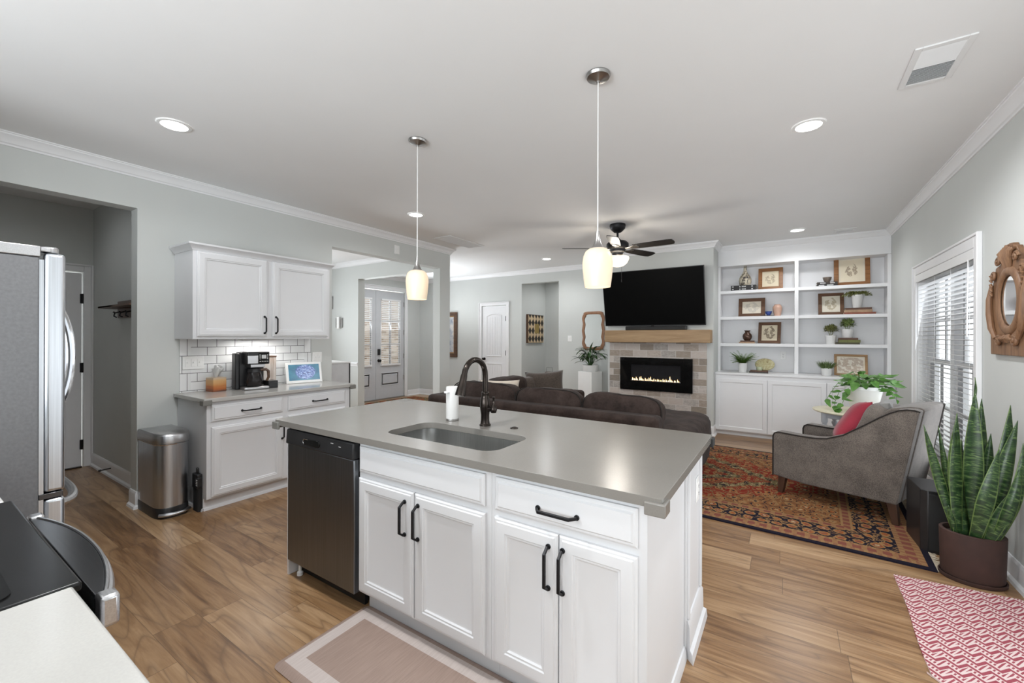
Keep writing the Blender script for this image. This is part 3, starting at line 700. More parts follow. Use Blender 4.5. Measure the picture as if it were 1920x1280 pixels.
b = B(); casing(b, 'y', FX0, 1, 5.25, 6.885, 2.44, 0.085); struct(b.go('trim_7', 'trim', bevel=0.004))
b = B(); b.box(FX0-0.12, FX0+0.02, 5.25, 6.885, 0.0, 0.018); struct(b.go('trim_8', 'nickel'))

# --- twin window in the right wall
y0, y1, z0, z1 = WIN
b = B(); fr = 0.045
for u0, u1, v0, v1 in ((y0, y0+fr, z0, z1), (y1-fr, y1, z0, z1), (y0+fr, y1-fr, z0, z0+fr), (y0+fr, y1-fr, z1-fr, z1), ((y0+y1)/2-0.05, (y0+y1)/2+0.05, z0+fr, z1-fr)): b.box(XR+0.06, XR+0.15, u0, u1, v0, v1)
win = struct(b.go('window_1', 'trim', smooth=0, bevel=0.003))
b = B()
for a0, a1 in ((y0+fr, (y0+y1)/2-0.05), ((y0+y1)/2+0.05, y1-fr)):
    for v0, v1, dx in ((z0+fr, 1.195, 0.075), (1.165, z1-fr, 0.105)):
        s_ = 0.036
        for u0, u1, t0, t1 in ((a0, a0+s_, v0, v1), (a1-s_, a1, v0, v1), (a0+s_, a1-s_, v0, v0+s_), (a0+s_, a1-s_, v1-s_, v1)): b.box(XR+dx, XR+dx+0.028, u0, u1, t0, t1)
        b.box(XR+dx+0.004, XR+dx+0.022, (a0+a1)/2-0.009, (a0+a1)/2+0.009, v0, v1)
        b.box(XR+dx+0.004, XR+dx+0.022, a0, a1, (v0+v1)/2-0.009, (v0+v1)/2+0.009)
b.go('sash', 'trim', win, smooth=0)
b = B(); b.box(XR+0.110, XR+0.114, y0+fr, y1-fr, z0+fr, z1-fr); b.go('glass', 'glass', win, smooth=0)
b = B(); casing(b, 'y', XR, -1, y0, y1, z1, 0.095, 0.02, z0, True); b.go('window_casing', 'trim', win, bevel=0.004)
b = B()
for u0, u1, v0, v1 in ((y0, y0+0.006, z0, z1), (y1-0.006, y1, z0, z1), (y0, y1, z1-0.006, z1), (y0, y1, z0, z0+0.006)): b.box(XR, XR+0.06, u0, u1, v0, v1)
b.go('window_jamb', 'trim', win, smooth=0)
wb = thing('window_blind', 'white slatted blind lowered over the wide window on the right wall', 'blind', (XR+0.028, (y0+y1)/2, z1))
hw = (y1-y0)/2-0.012
b = B(); n = 41
for i in range(n):
    z = -0.075-(z1-z0-0.11)*i/(n-1); tl = 0.003 if i < 20 else 0.010
    b.loft([[(-0.024, yy, z+tl), (0.0, yy, z+0.002+tl*0), (0.024, yy, z-tl), (0.024, yy, z-tl-0.0028), (0.0, yy, z-0.001), (-0.024, yy, z+tl-0.0028)] for yy in (-hw, hw)])
b.go('slats', 'slat', wb, smooth=0)
b = B(); b.box(-0.036, 0.028, -hw, hw, -0.060, -0.004); b.box(-0.046, -0.036, -hw-0.006, hw+0.006, -0.075, -0.002); b.go('valance', 'slat', wb, bevel=0.004)
b = B(); b.box(-0.026, 0.026, -hw, hw, -(z1-z0)+0.008, -(z1-z0)+0.026); b.go('bottom_rail', 'slat', wb, bevel=0.003)
for yy in (-hw*0.82, -hw*0.28, hw*0.28, hw*0.82):
    b = B(); b.tube([(-0.027, yy, -0.06), (-0.027, yy, -(z1-z0)+0.02)], 0.0012, 6); b.go('ladder_cord', 'slat', wb)
b = B(); b.tube([(-0.045, -hw+0.10, -0.07), (-0.05, -hw+0.10, -0.62)], 0.004, 8); b.go('tilt_wand', 'slat', wb)

# --- patio door beside the camera and unseen windows, the rear one added for its light (mostly seen in reflections)
b = B()
for u0, u1, v0, v1 in ((1.05, 1.10, 0, 2.06), (2.80, 2.85, 0, 2.06), (1.05, 2.85, 2.0, 2.06), (1.05, 2.85, 0, 0.07), (1.92, 1.99, 0, 2.06)): b.box(XR+0.05, XR+0.12, u0, u1, v0, v1)
pd = struct(b.go('door_5', 'trim', smooth=0)); b = B(); casing(b, 'y', XR, -1, 1.05, 2.85, 2.06, 0.09, 0.02); b.go('door_casing', 'trim', pd)
b = B()
for u0, u1, v0, v1 in ((-3.0, -2.95, 0.55, 2.25), (0.90, 0.95, 0.55, 2.25), (-2.95, 0.90, 0.55, 0.60), (-2.95, 0.90, 2.20, 2.25), (-1.68, -1.62, 0.60, 2.20), (-0.41, -0.35, 0.60, 2.20)): b.box(u0, u1, -2.70, -2.64, v0, v1)
struct(b.go('added_window_2', 'trim', smooth=0))  # made-up window behind the camera, frames the added fill
b = B()
for u0, u1, v0, v1 in ((2.3, 2.35, 0.7, 2.2), (3.85, 3.9, 0.7, 2.2), (2.3, 3.9, 0.7, 0.75), (2.3, 3.9, 2.15, 2.2), (3.08, 3.12, 0.7, 2.2)): b.box(FX0-0.10, FX0-0.04, u0, u1, v0, v1)
struct(b.go('window_3', 'trim', smooth=0))
# --- outside
b = B(); b.box(-14, -7.9, -4, 14, -0.3, -0.14); b.box(1.5, 9, -6, 14, -0.3, -0.14); struct(b.go('ground_outside', 'lawn', smooth=0))
b = B(); b.box(-11.5, -11.2, 2.0, 12.5, -0.14, 4.6); o = b.go('brick_facade_outside', 'outbrick', smooth=0); struct(o)
# ------------------------------------------------------------ kitchen cabinetry
DOORP = [(0, 0), (0, 0.013), (0.006, 0.017), (0.012, 0.017), (0.016, 0.021), (0.052, 0.021), (0.056, 0.017), (0.063, 0.017), (0.068, 0.011), (0.074, 0.009)]
DRAWP = [(0, 0), (0, 0.011), (0.007, 0.015), (0.014, 0.015), (0.020, 0.021)]
SHAKER = [(0, 0), (0, 0.018), (0.002, 0.020), (0.050, 0.020), (0.058, 0.010)]
def pull(parent, p, vertical, L=0.15, yf=0.0, m='black'):
    """angular bar pull, facing -y, centred on p=(x, z)"""
    b = B(); h = L/2
    pts = [(-h, 0.0), (-h, -0.012), (-h+0.016, -0.034), (h-0.016, -0.034), (h, -0.012), (h, 0.0)]
    P = [((0, y, t) if vertical else (t, y, 0)) for t, y in pts]
    b.tube(P, 0.0068, 4, pi/4)
    for t in (-h, h):
        q = (0, -0.003, t) if vertical else (t, -0.003, 0); b.lathe([(0.010, -0.003), (0.010, 0.003)], q, 12, 'y')
    return b.go('handle', m, parent, loc=(p[0], yf, p[1]), bevel=0.0015)
def cab_door(parent, x0, x1, z0, z1, yf=0.0, prof=DOORP, m='cab', name='door'):
    b = B(); b.panel(0, x1-x0, 0, z1-z0, 0, prof); return b.go(name, m, parent, loc=(x0, yf, z0), smooth=25)
def on_door(d, px, pz, vertical, yo=0.021): return pull(d, (px-d.location.x, pz-d.location.z), vertical, yf=-yo)

# --- island
YF = 1.368
sb = thing('sink_base_cabinet', 'white island cabinet with two doors under the sink beside the dishwasher', 'cabinet', (-1.815, YF, 0))
W = 0.826
b = B(); F_ = 0.018
for q in ((0, 0.03, 0, F_, 0.105, 0.868), (W-0.03, W, 0, F_, 0.105, 0.868), (0.03, W-0.03, 0, F_, 0.105, 0.135), (0.03, W-0.03, 0, F_, 0.685, 0.720), (0.03, W-0.03, 0, F_, 0.842, 0.868), (0.38, 0.44, 0, F_, 0.135, 0.685), (0, F_, F_, 0.58, 0.105, 0.868), (W-F_, W, F_, 0.58, 0.105, 0.868), (F_, W-F_, F_, 0.565, 0.105, 0.123), (F_, W-F_, 0.565, 0.58, 0.105, 0.868)): b.box(*q)
b.go('body', 'cab', sb, smooth=0)
cab_door(sb, 0.012, 0.800, 0.718, 0.847, 0, DRAWP, name='false_drawer_front')
d = cab_door(sb, 0.010, 0.400, 0.120, 0.690); on_door(d, 0.350, 0.568, True)
d = cab_door(sb, 0.407, 0.803, 0.120, 0.690); on_door(d, 0.407, 0.568, True); d.children[0].location.x = 0.028
b = B(); b.box(0, W, 0.06, 0.075, 0.0, 0.105); b.go('toe_kick', 'cab', sb)
db = thing('drawer_base_cabinet', 'white island cabinet with one drawer above two doors, at the open end of the island', 'cabinet', (-0.988, YF, 0))
W2 = 0.615
b = B(); b.box(0, W2, 0.018, 0.58, 0.105, 0.868).box(0, W2, 0, 0.018, 0.105, 0.868)
b.go('body', 'cab', db, smooth=0)
d = cab_door(db, 0.024, 0.588, 0.718, 0.847, 0, DRAWP, name='drawer'); pull(d, (0.278, 0.055), False, 0.155, -0.021)
d = cab_door(db, 0.022, 0.303, 0.120, 0.690); on_door(d, 0.268, 0.568, True)
d = cab_door(db, 0.308, 0.588, 0.120, 0.690); on_door(d, 0.325, 0.568, True)
b = B(); b.box(0, W2, 0.06, 0.075, 0.0, 0.105); b.box(W2-0.018, W2, 0.02, 0.58, 0, 0.105)
run(b, [(0, 0), (0, 0.055), (0.006, 0.052), (0.012, 0.03), (0.014, 0)], (W2, 0.01), (W2, 0.58), (1, 0), 0)
b.go('toe_kick', 'cab', db)
b = B(); b.box(-2.462, -2.444, YF-0.018, 1.952, 0, 0.868); tag(b.go('end_panel', 'cab', bevel=0.002), 'thin white panel closing the island on the far side of the dishwasher', 'panel')
ib = thing('island_knee_wall', 'white panelled back of the island with a tall baseboard at its open end', 'panel', (0, 0, 0))
b = B(); b.box(-2.462, -0.362, 1.955, 2.275, 0, 0.868); b.go('wall_panel', 'cab', ib, smooth=0, bevel=0.002)
b = B(); TB = [(0, 0), (0, 0.165), (0.006, 0.165), (0.014, 0.145), (0.016, 0.050), (0.028, 0.040), (0.032, 0.0)]
run(b, TB, (-0.362, 1.955), (-0.362, 2.275), (1, 0), 0, -1, 1); run(b, TB, (-0.362, 2.275), (-2.462, 2.275), (0, 1), 0, -1, 1)
b.go('baseboard', 'cab', ib, smooth=30)
b = B(); b.box(-0.362, -0.350, 1.958, 1.974, 0.17, 0.868); b.box(-0.362, -0.350, 2.256, 2.272, 0.17, 0.868); b.go('corner_bead', 'cab', ib, bevel=0.002)
def plate(parent_name, label, loc, rz, gangs, kind, w=None, m='whiteplastic'):
    """wall plate facing -y in its own frame"""
    w = w or 0.046*gangs+0.024
    t = thing(parent_name, label, 'switch' if kind == 'switch' else 'outlet', loc, rz)
    b = B(); b.box(-w/2, w/2, -0.006, 0, -0.058, 0.058); b.go('plate', m, t, bevel=0.003)
    for i in range(gangs):
        x = (i-(gangs-1)/2)*0.046; k = kind if isinstance(kind, str) else kind[i]
        b = B()
        if k == 'switch': b.box(x-0.016, x+0.016, -0.009, -0.005, -0.033, 0.033); b.box(x-0.005, x+0.005, -0.018, -0.008, -0.003, 0.011); b.go('toggle', m, t, bevel=0.001)
        else:
            b.box(x-0.016, x+0.016, -0.009, -0.005, -0.033, 0.033); b.go('receptacle', m, t, bevel=0.002)
            b = B()
            for zc in (-0.017, 0.017):
                b.box(x-0.007, x-0.005, -0.0095, -0.008, zc-0.004, zc+0.005); b.box(x+0.005, x+0.007, -0.0095, -0.008, zc-0.004, zc+0.005); b.lathe([(0.0025, -0.0095), (0.0025, -0.008)], (x, 0, zc-0.009), 8, 'y')
            b.go('slots', 'vdark', t, smooth=0)
    return t
plate('island_outlet', 'white outlet plate on the end of the island knee wall', (-0.362, 2.19, 0.67), pi/2, 1, 'outlet')

# --- countertop with rounded sink hole
def rrect(cx, cy, w, d, r, n=6):
    pts = []
    for qx, qy, a0 in ((1, 1, 0), (-1, 1, 90), (-1, -1, 180), (1, -1, 270)):
        for i in range(n+1):
            a = math.radians(a0+90*i/n); pts.append((cx+qx*(w/2-r)+r*math.cos(a), cy+qy*(d/2-r)+r*math.sin(a)))
    return pts
SK = (-1.405, 1.625, 0.70, 0.335, 0.075)
def slab_hole(outer, hole, z0, z1):
    b = B(); bm = b.bm; L = []
    for pts in (outer, hole):
        vs = [bm.verts.new((x, y, z1)) for x, y in pts]; L.append(vs)
        for i in range(len(vs)): bm.edges.new((vs[i], vs[(i+1) % len(vs)]))
    bmesh.ops.triangle_fill(bm, use_beauty=True, use_dissolve=False, edges=bm.edges[:])
    top = bm.faces[:]
    ext = bmesh.ops.extrude_face_region(bm, geom=top)
    bmesh.ops.translate(bm, verts=[e for e in ext['geom'] if isinstance(e, bmesh.types.BMVert)], vec=(0, 0, z0-z1))
    return b
b = slab_hole(rrect(-1.437, 1.840, 2.244, 1.030, 0.014, 4), rrect(*SK), 0.872, 0.905)
tag(b.go('island_countertop', 'taupe', bevel=0.003), 'taupe grey stone slab with a sink cut-out on top of the island', 'countertop')
sk = thing('kitchen_sink', 'single bowl undermount steel sink set into the island countertop', 'sink', (SK[0], SK[1], 0.872))
b = B(); rings = []
for k, z, r in ((0.02, 0.0, 0.085), (-0.004, 0.0, 0.07), (-0.008, -0.17, 0.07), (-0.035, -0.20, 0.06), (-0.10, -0.21, 0.05)):
    rings.append([(x, y, z) for x, y in rrect(0, 0, SK[2]+2*k, SK[3]+2*k, r)])
b.loft(rings[:-1], caps=False); b.loft([rings[-2], rings[-1]], caps=False); b.bm.faces.new([b.bm.verts.new(p) for p in rings[-1]])
bmesh.ops.remove_doubles(b.bm, verts=b.bm.verts[:], dist=1e-5)
bmesh.ops.recalc_face_normals(b.bm, faces=b.bm.faces[:]); bmesh.ops.reverse_faces(b.bm, faces=b.bm.faces[:])
b.go('basin', 'sinksteel', sk, fix=False, smooth=50)
b = B(); b.lathe([(0.055, -0.2085), (0.052, -0.206), (0.040, -0.209), (0.0, -0.209)], (0, 0.02, 0), 24); b.go('drain', 'chrome', sk)
fa = thing('kitchen_faucet', 'dark bronze gooseneck pull-down faucet standing behind the sink', 'faucet', (-1.410, 1.885, 0.905))
b = B(); b.lathe([(0.032, 0), (0.032, 0.006), (0.026, 0.012), (0.024, 0.030), (0.0235, 0.06), (0.029, 0.10), (0.0295, 0.125), (0.024, 0.155), (0.020, 0.172), (0.022, 0.178), (0.021, 0.186), (0.015, 0.190)], n=24); b.go('body', 'bronze', fa)
b = B(); R_ = 0.092; P = [(0, 0, 0.185), (0, 0, 0.26)]
for i in range(0, 13): a = pi*i/12*0.94; P.append((0, -R_+R_*math.cos(a), 0.280+R_*math.sin(a)))
b.tube(P, 0.0152, 14); b.go('spout', 'bronze', fa)
e0 = Vector(P[-1]); dr = (Vector(P[-1])-Vector(P[-2])).normalized()
b = B(); b.tube([e0, e0+dr*0.012, e0+dr*0.03, e0+dr*0.08, e0+dr*0.105, e0+dr*0.112, e0+dr*0.113], [0.0165, 0.018, 0.0185, 0.024, 0.027, 0.027, 0.020], 18); b.go('spray_head', 'bronze', fa)
b = B(); b.cyl((0.018, 0, 0.095), (0.052, 0, 0.095), 0.014); b.lathe([(0.0, -0.02), (0.015, -0.018), (0.020, 0.0), (0.014, 0.018), (0.007, 0.03), (0.005, 0.06), (0.009, 0.068), (0.0, 0.072)], (0.058, 0, 0.095), 16); b.go('handle', 'bronze', fa)
sd = thing('soap_dispenser', 'tall white cylindrical soap dispenser standing left of the faucet', 'soap dispenser', (-1.660, 1.895, 0.905))
b = B(); b.lathe([(0.0, 0.012), (0.036, 0.012), (0.037, 0.016), (0.037, 0.195), (0.035, 0.200), (0, 0.200)], n=28); b.go('body', 'whiteplastic2', sd)
b = B(); b.lathe([(0.0, 0), (0.037, 0), (0.038, 0.003), (0.037, 0.013), (0, 0.013)], n=28); b.go('base', 'nickel', sd)
b = B(); b.box(-0.012, 0.012, -0.062, -0.034, 0.165, 0.178); b.go('nozzle', 'whiteplastic', sd, bevel=0.004)
b = B(); b.lathe([(0.0, 0.009), (0.012, 0.008), (0.0135, 0.006), (0.021, 0.004), (0.022, 0)], n=20); tag(b.go('disposal_button', 'bronze', loc=(-1.236, 1.915, 0.905)), 'small dark round button set in the countertop to the right of the faucet', 'button')

def guard(x, y, z, dx, dy, m, label, L=0.055):
    """L-shaped corner bumper wrapped on the lower edge of a slab corner; dx, dy point inwards"""
    t = 0.010; b = B()
    p = [(-dx*t, -dy*t), (dx*L, -dy*t), (dx*L, dy*0.004), (dx*0.004, dy*0.004), (dx*0.004, dy*L), (-dx*t, dy*L)]
    b.prism(p, -0.026, 0.016, 'xy')
    tag(b.go('corner_guard', m, loc=(x, y, z), bevel=0.004, seg=3), label, 'corner guard')
guard(-2.559, 1.325, 0.876, 1, 1, 'guard', 'grey rubber bumper on the island corner above the dishwasher')
guard(-0.315, 1.325, 0.876, -1, 1, 'taupe', 'taupe rubber bumper on the near corner of the island above the drawer')
guard(-0.315, 2.355, 0.876, -1, -1, 'rubber', 'black rubber bumper on the island corner towards the fireplace')

# --- dishwasher
dw = thing('dishwasher', 'stainless steel dishwasher with black control panel built into the island', 'dishwasher', (-2.440, YF, 0))
b = B(); b.box(0.004, 0.616, 0.02, 0.56, 0.10, 0.862); b.go('tub', 'blackplastic', dw)
b = B(); b.box(0.004, 0.618, -0.030, 0.02, 0.098, 0.776); b.go('door_panel', 'darksteel', dw, bevel=0.005)
b = B(); b.prism([(-0.042, 0.778), (-0.036, 0.862), (0.02, 0.866), (0.02, 0.778)], 0.002, 0.620, 'yz'); b.go('control_panel', 'blackplastic', dw, bevel=0.007, seg=3)
b = B(); b.prism(rrect(0.262, 0.815, 0.155, 0.036, 0.016, 5), -0.0445, -0.030, 'xz'); b.go('recessed_handle', 'blackglass', dw, bevel=0.002)
b = B(); P = []
for i in range(9): a = pi/2+pi*i/8*0.9; P.append((0.202+0.014*math.cos(a), -0.0455, 0.816+0.014*math.sin(a)))
b.tube([(0.235, -0.0455, 0.831)]+P, 0.0018, 6); b.go('handle_trim', 'chrome', dw)
b = B()
for x, z, ww, hh in ((0.375, 0.832, 0.018, 0.003), (0.375, 0.826, 0.014, 0.003), (0.375, 0.818, 0.016, 0.003), (0.375, 0.812, 0.012, 0.003), (0.410, 0.820, 0.014, 0.003), (0.410, 0.812, 0.012, 0.003), (0.443, 0.836, 0.024, 0.009), (0.443, 0.822, 0.020, 0.003), (0.443, 0.814, 0.022, 0.003), (0.475, 0.838, 0.018, 0.003), (0.475, 0.822, 0.014, 0.003), (0.475, 0.814, 0.016, 0.003), (0.510, 0.826, 0.020, 0.009), (0.510, 0.812, 0.012, 0.003), (0.545, 0.826, 0.014, 0.003)):
    b.box(x-ww/2, x+ww/2, -0.0418-(z-0.778)*-0.07, -0.0400-(z-0.778)*-0.07, z-hh/2, z+hh/2)
b.go('printed_legend', 'print', dw, smooth=0)
b = B(); b.box(0.02, 0.60, 0.05, 0.07, 0.0, 0.10); b.go('toe_panel', 'blackplastic', dw)
for x in (0.05,): b = B(); b.lathe([(0.017, 0.0), (0.017, 0.018), (0.009, 0.022), (0.009, 0.10)], (x, 0.02, 0), 12); b.go('foot', 'whiteplastic', dw)

# --- left base cabinet, local x runs along +Y, front faces +X
XF = -3.845
lb = thing('base_cabinet', 'white base cabinet with two drawers and two doors along the left wall', 'cabinet', (XF, 1.464, 0), pi/2)
b = B(); b.box(0, 1.300, 0.0, 0.572, 0.10, 0.872); b.go('body', 'cab', lb, smooth=0, bevel=0.002)
b = B(); b.box(0, 1.30, 0.06, 0.572, 0.0, 0.10); run(b, [(0, 0), (0, 0.022), (0.010, 0.018), (0.016, 0)], (0, 0.06), (1.30, 0.06), (0, -1), 0); run(b, [(0, 0), (0, 0.022), (0.010, 0.018), (0.016, 0)], (0, 0.572), (0, 0.06), (-1, 0), 0, 0, 1); b.go('toe_kick', 'cab', lb)
for a0, a1 in ((0.030, 0.597), (0.646, 1.240)):
    d = cab_door(lb, a0, a1, 0.716, 0.846, 0, DRAWP, name='drawer'); pull(d, ((a1-a0)/2+0.012, 0.062), False, 0.15, -0.021)
    d = cab_door(lb, a0, a1, 0.115, 0.672)
    on_door(d, a1-0.012 if a0 < 0.3 else a0+0.03, 0.552, True, 0.021)
b = B(); b.prism(rrect((XL+0.004-3.808)/2, (1.432+2.800)/2, (-3.808-XL-0.004), 2.800-1.432, 0.008, 3), 0.874, 0.907, 'xy')
tag(b.go('side_countertop', 'quartz', bevel=0.004), 'pale polished stone slab on the white base cabinet by the left wall', 'countertop')
guard(-3.808, 1.432, 0.878, -1, 1, 'guard', 'grey rubber bumper on the side counter corner above the trash can')
guard(-3.808, 2.800, 0.878, -1, -1, 'guard', 'grey rubber bumper on the side counter corner by the wide opening')
# --- backsplash
b = B(); b.box(XL+0.0005, XL+0.009, 1.558, 2.600, 0.907, 1.374); o = tag(b.go('tile_backsplash', 'subway', smooth=0), 'white subway tile backsplash with dark grout above the side counter', 'backsplash')
b = B(); b.box(XL+0.0005, XL+0.009, 1.478, 1.558, 0.907, 1.374); b.go('edge_tiles', 'subwayend', o, smooth=0); b = B(); b.box(XL+0.0005, XL+0.009, 2.600, 2.680, 0.907, 1.374); b.go('edge_tiles', 'subwayend', o, smooth=0)
# --- upper cabinet
ub = thing('wall_cabinet', 'white two-door wall cabinet with crown moulding hung above the tile backsplash', 'cabinet', (-4.045, 1.440, 1.374), pi/2)
WU, HU = 1.222, 0.735
b = B(); b.box(0, WU, 0, 0.373, 0, HU); b.go('body', 'cab', ub, bevel=0.002)
d = cab_door(ub, 0.026, 0.580, 0.022, HU-0.010); on_door(d, 0.552, 0.130, True)
d = cab_door(ub, 0.628, 1.198, 0.022, HU-0.010); on_door(d, 0.655, 0.130, True)
b = B(); CP = [(0, 0), (0.006, 0), (0.010, 0.012), (0.014, 0.016), (0.032, 0.040), (0.040, 0.044), (0.042, 0.058), (0, 0.058)]
run(b, CP, (0, 0), (WU, 0), (0, -1), HU-0.006, -1, 1); run(b, CP, (0, 0.373), (0, 0), (-1, 0), HU-0.006, 0, 1); run(b, CP, (WU, 0), (WU, 0.373), (1, 0), HU-0.006, -1, 0)
b.box(0, WU, 0, 0.373, HU, HU+0.05); b.go('crown', 'cab', ub, smooth=30)
b = B(); b.box(0.45, 0.80, 0.16, 0.26, -0.014, 0.0); o = b.go('under_light', 'whiteplastic', ub)
l = area('under_cabinet_lamp', (-4.24, 2.06, 1.356), (0, 0, -1), 0.10, 0.34, 2.2, (1, 0.98, 0.94))

plate('light_switch', 'white three-toggle switch plate on the tiles above the tissue box', (XL+0.010, 1.575, 1.163), pi/2, 3, 'switch')
plate('light_switch', 'white two-toggle switch plate at the far end of the tile backsplash', (XL+0.001, 2.755, 1.165), pi/2, 2, 'switch')
plate('wall_sensor', 'small white plate high on the left wall under the crown moulding', (XL, 3.905, 2.575), pi/2, 1, 'switch', 0.09)

# --- things on the side counter
ts = thing('tissue_box', 'cube tissue box with an orange sunset print on the side counter', 'tissue box', (-4.285, 1.705, 0.907), math.radians(8))
b = B(); b.box(-0.056, 0.056, -0.056, 0.056, 0, 0.125); b.go('carton', 'sunset', ts, bevel=0.003)
b = B(); n0 = 16; rings = []
for k, (r, z) in enumerate(((0.022, 0.124), (0.030, 0.15), (0.048, 0.178), (0.060, 0.205), (0.045, 0.222))):
    rings.append([((r*(1+0.35*math.sin(3*a+k*1.3)))*math.cos(a)*0.8+k*0.006, r*(1+0.35*math.sin(3*a+k*1.3))*math.sin(a)*0.55, z+0.014*math.sin(2*a+k)) for a in [2*pi*i/n0 for i in range(n0)]])
b.loft(rings, caps=False); b.go('tissue', 'white', ts, solid=0.0015, smooth=60)
cm = thing('coffee_maker', 'black and steel drip coffee maker with glass carafe on the side counter', 'coffee maker', (-4.195, 1.985, 0.907), pi/2-0.12)
b = B(); b.box(-0.115, 0.095, -0.105, 0.115, 0, 0.028); b.go('base', 'steelh', cm, bevel=0.01, seg=3)
b = B(); b.box(-0.115, 0.095, 0.035, 0.125, 0.028, 0.345); b.box(-0.150, -0.115, 0.02, 0.12, 0.0, 0.335); b.go('water_tank', 'blackplastic', cm, bevel=0.008)
b = B(); b.box(-0.090, 0.100, -0.095, 0.11, 0.232, 0.350); b.go('brew_head', 'blackplastic', cm, bevel=0.01, seg=3)
b = B(); b.box(-0.088, 0.0, -0.103, -0.093, 0.240, 0.315); b.box(-0.055, 0.065, -0.075, 0.03, 0.204, 0.234); b.go('steel_band', 'steelh', cm, bevel=0.003)
b = B(); b.box(0.003, 0.090, -0.101, -0.094, 0.240, 0.342); b.go('control_panel', 'blackglass', cm, bevel=0.002)
b = B(); b.box(0.028, 0.066, -0.1025, -0.1005, 0.285, 0.320)
for i in range(4):
    b.box(0.010+i*0.020, 0.024+i*0.020, -0.1025, -0.1005, 0.256, 0.263); b.box(0.010, 0.020, -0.1025, -0.1005, 0.280+i*0.012, 0.286+i*0.012); b.box(0.073, 0.083, -0.1025, -0.1005, 0.280+i*0.012, 0.286+i*0.012)
b.go('buttons', 'print', cm, smooth=0)
b = B(); b.lathe([(0.0, 0.030), (0.062, 0.030), (0.070, 0.045), (0.068, 0.09), (0.056, 0.145), (0.050, 0.165), (0.048, 0.165), (0.054, 0.143), (0.066, 0.09), (0.067, 0.047), (0.058, 0.034), (0, 0.034)], (-0.012, -0.035, 0), 28); ca = b.go('carafe', 'carafe', cm)
b = B(); b.lathe([(0.0, 0.195), (0.040, 0.195), (0.054, 0.185), (0.055, 0.160), (0.0, 0.160)], (-0.012, -0.035, 0), 28); b.go('lid', 'blackplastic', ca)
b = B(); b.tube([(0.035, -0.055, 0.178), (0.075, -0.075, 0.182), (0.092, -0.084, 0.165), (0.094, -0.085, 0.11), (0.080, -0.078, 0.075)], [0.012, 0.013, 0.013, 0.012, 0.010], 8); b.go('carafe_handle', 'walnut', ca)
b = B(); b.box(0.095, 0.180, -0.08, 0.05, 0.0, 0.07); b.box(0.098, 0.177, -0.085, -0.075, 0.012, 0.055); b.go('pod_drawer', 'blackplastic', cm, bevel=0.006)
wc = thing('wooden_canister', 'tall whitewashed wooden box standing behind the coffee maker', 'box', (-4.345, 2.165, 0.907))
b = B(); b.box(-0.05, 0.05, -0.075, 0.075, 0, 0.288); b.go('box_body', 'whitewash', wc, bevel=0.002)
b = B(); b.box(-0.053, 0.053, -0.078, 0.078, 0.288, 0.298); b.go('lid', 'walnut', wc)
df = thing('digital_photo_frame', 'white framed screen showing blue flowers on teal, propped on the side counter', 'photo frame', (-4.285, 2.535, 0.907), pi/2-0.20)
T = Matrix.Rotation(math.radians(-14), 4, 'X')
b = B(); b.box(-0.180, 0.180, -0.010, 0.014, 0.0, 0.222, T); b.go('frame', 'whiteplastic', df, bevel=0.004)
b = B(); b.quad_uv([T @ Vector(p) for p in ((-0.155, -0.0112, 0.028), (0.155, -0.0112, 0.028), (0.155, -0.0112, 0.197), (-0.155, -0.0112, 0.197))]); b.go('screen', 'flowers', df, smooth=0, fix=False)
b = B(); b.prism([(0.012, 0.01), (0.085, 0.0), (0.095, 0.0), (0.03, 0.10)], -0.05, 0.05, 'yz'); b.go('stand', 'whiteplastic', df)

# --- trash can and dustpan set
tc = thing('trash_can', 'brushed steel step trash can standing at the end of the left wall', 'trash can', (-4.395, 1.305, 0))
def dshape(x1, hw, r, bulge, n=10):
    pts = [(0.0, hw), (0.0, -hw)]
    for i in range(n+1):
        a = -pi/2+pi*i/n; e = 0.45
        cx_, sy_ = math.cos(a), math.sin(a)
        pts.append((x1-bulge+bulge*(abs(cx_)**(2*e)), hw*math.copysign(abs(sy_)**(e*1.2), sy_)))
    return pts
def dring(s, z, x1=0.425, hw=0.112, bulge=0.13): return [(0.2+(x-0.2)*s, y*s, z) for x, y in dshape(x1, hw, 0.05, bulge)]
b = B(); b.loft([dring(0.985, 0.078), dring(0.985, 0.560)]); b.go('body', 'steel', tc, smooth=40)
b = B(); b.loft([dring(1.0, 0.0), dring(1.0, 0.075), dring(0.985, 0.079)]); b.go('base', 'blackplastic', tc, smooth=40)
b = B(); b.loft([dring(1.0, 0.566), dring(1.03, 0.572), dring(1.035, 0.628), dring(1.01, 0.640), dring(0.95, 0.648), dring(0.5, 0.655)]); b.go('lid', 'steelh', tc, smooth=40)
b = B(); b.loft([dring(1.005, 0.560), dring(1.02, 0.566)]); b.go('rim', 'chrome', tc)
b = B(); P = []
for i in range(9): a = -0.9+1.8*i/8; P.append((0.335+0.115*math.cos(a), 0.098*math.sin(a)/math.sin(0.9), 0.032))
b.tube(P, 0.013, 8); b.go('pedal', 'steelh', tc)
br = thing('dustpan_brush', 'black hand brush and dustpan standing between trash can and base cabinet', 'brush', (-3.955, 1.446, 0), 0.0)
b = B(); b.box(-0.045, 0.045, -0.012, 0.012, 0.0, 0.20)
for i in range(7): b.box(-0.042+i*0.0125, -0.034+i*0.0125, -0.016, 0.0155, 0.0, 0.185)
b.go('bristles', 'rubber', br, smooth=0)
b = B(); b.box(-0.05, 0.05, -0.022, 0.014, 0.185, 0.30); b.box(0.02, 0.06, -0.026, 0.010, 0.20, 0.275); b.box(-0.014, 0.012, -0.010, 0.006, 0.30, 0.345); b.go('block', 'blackplastic', br, bevel=0.006)
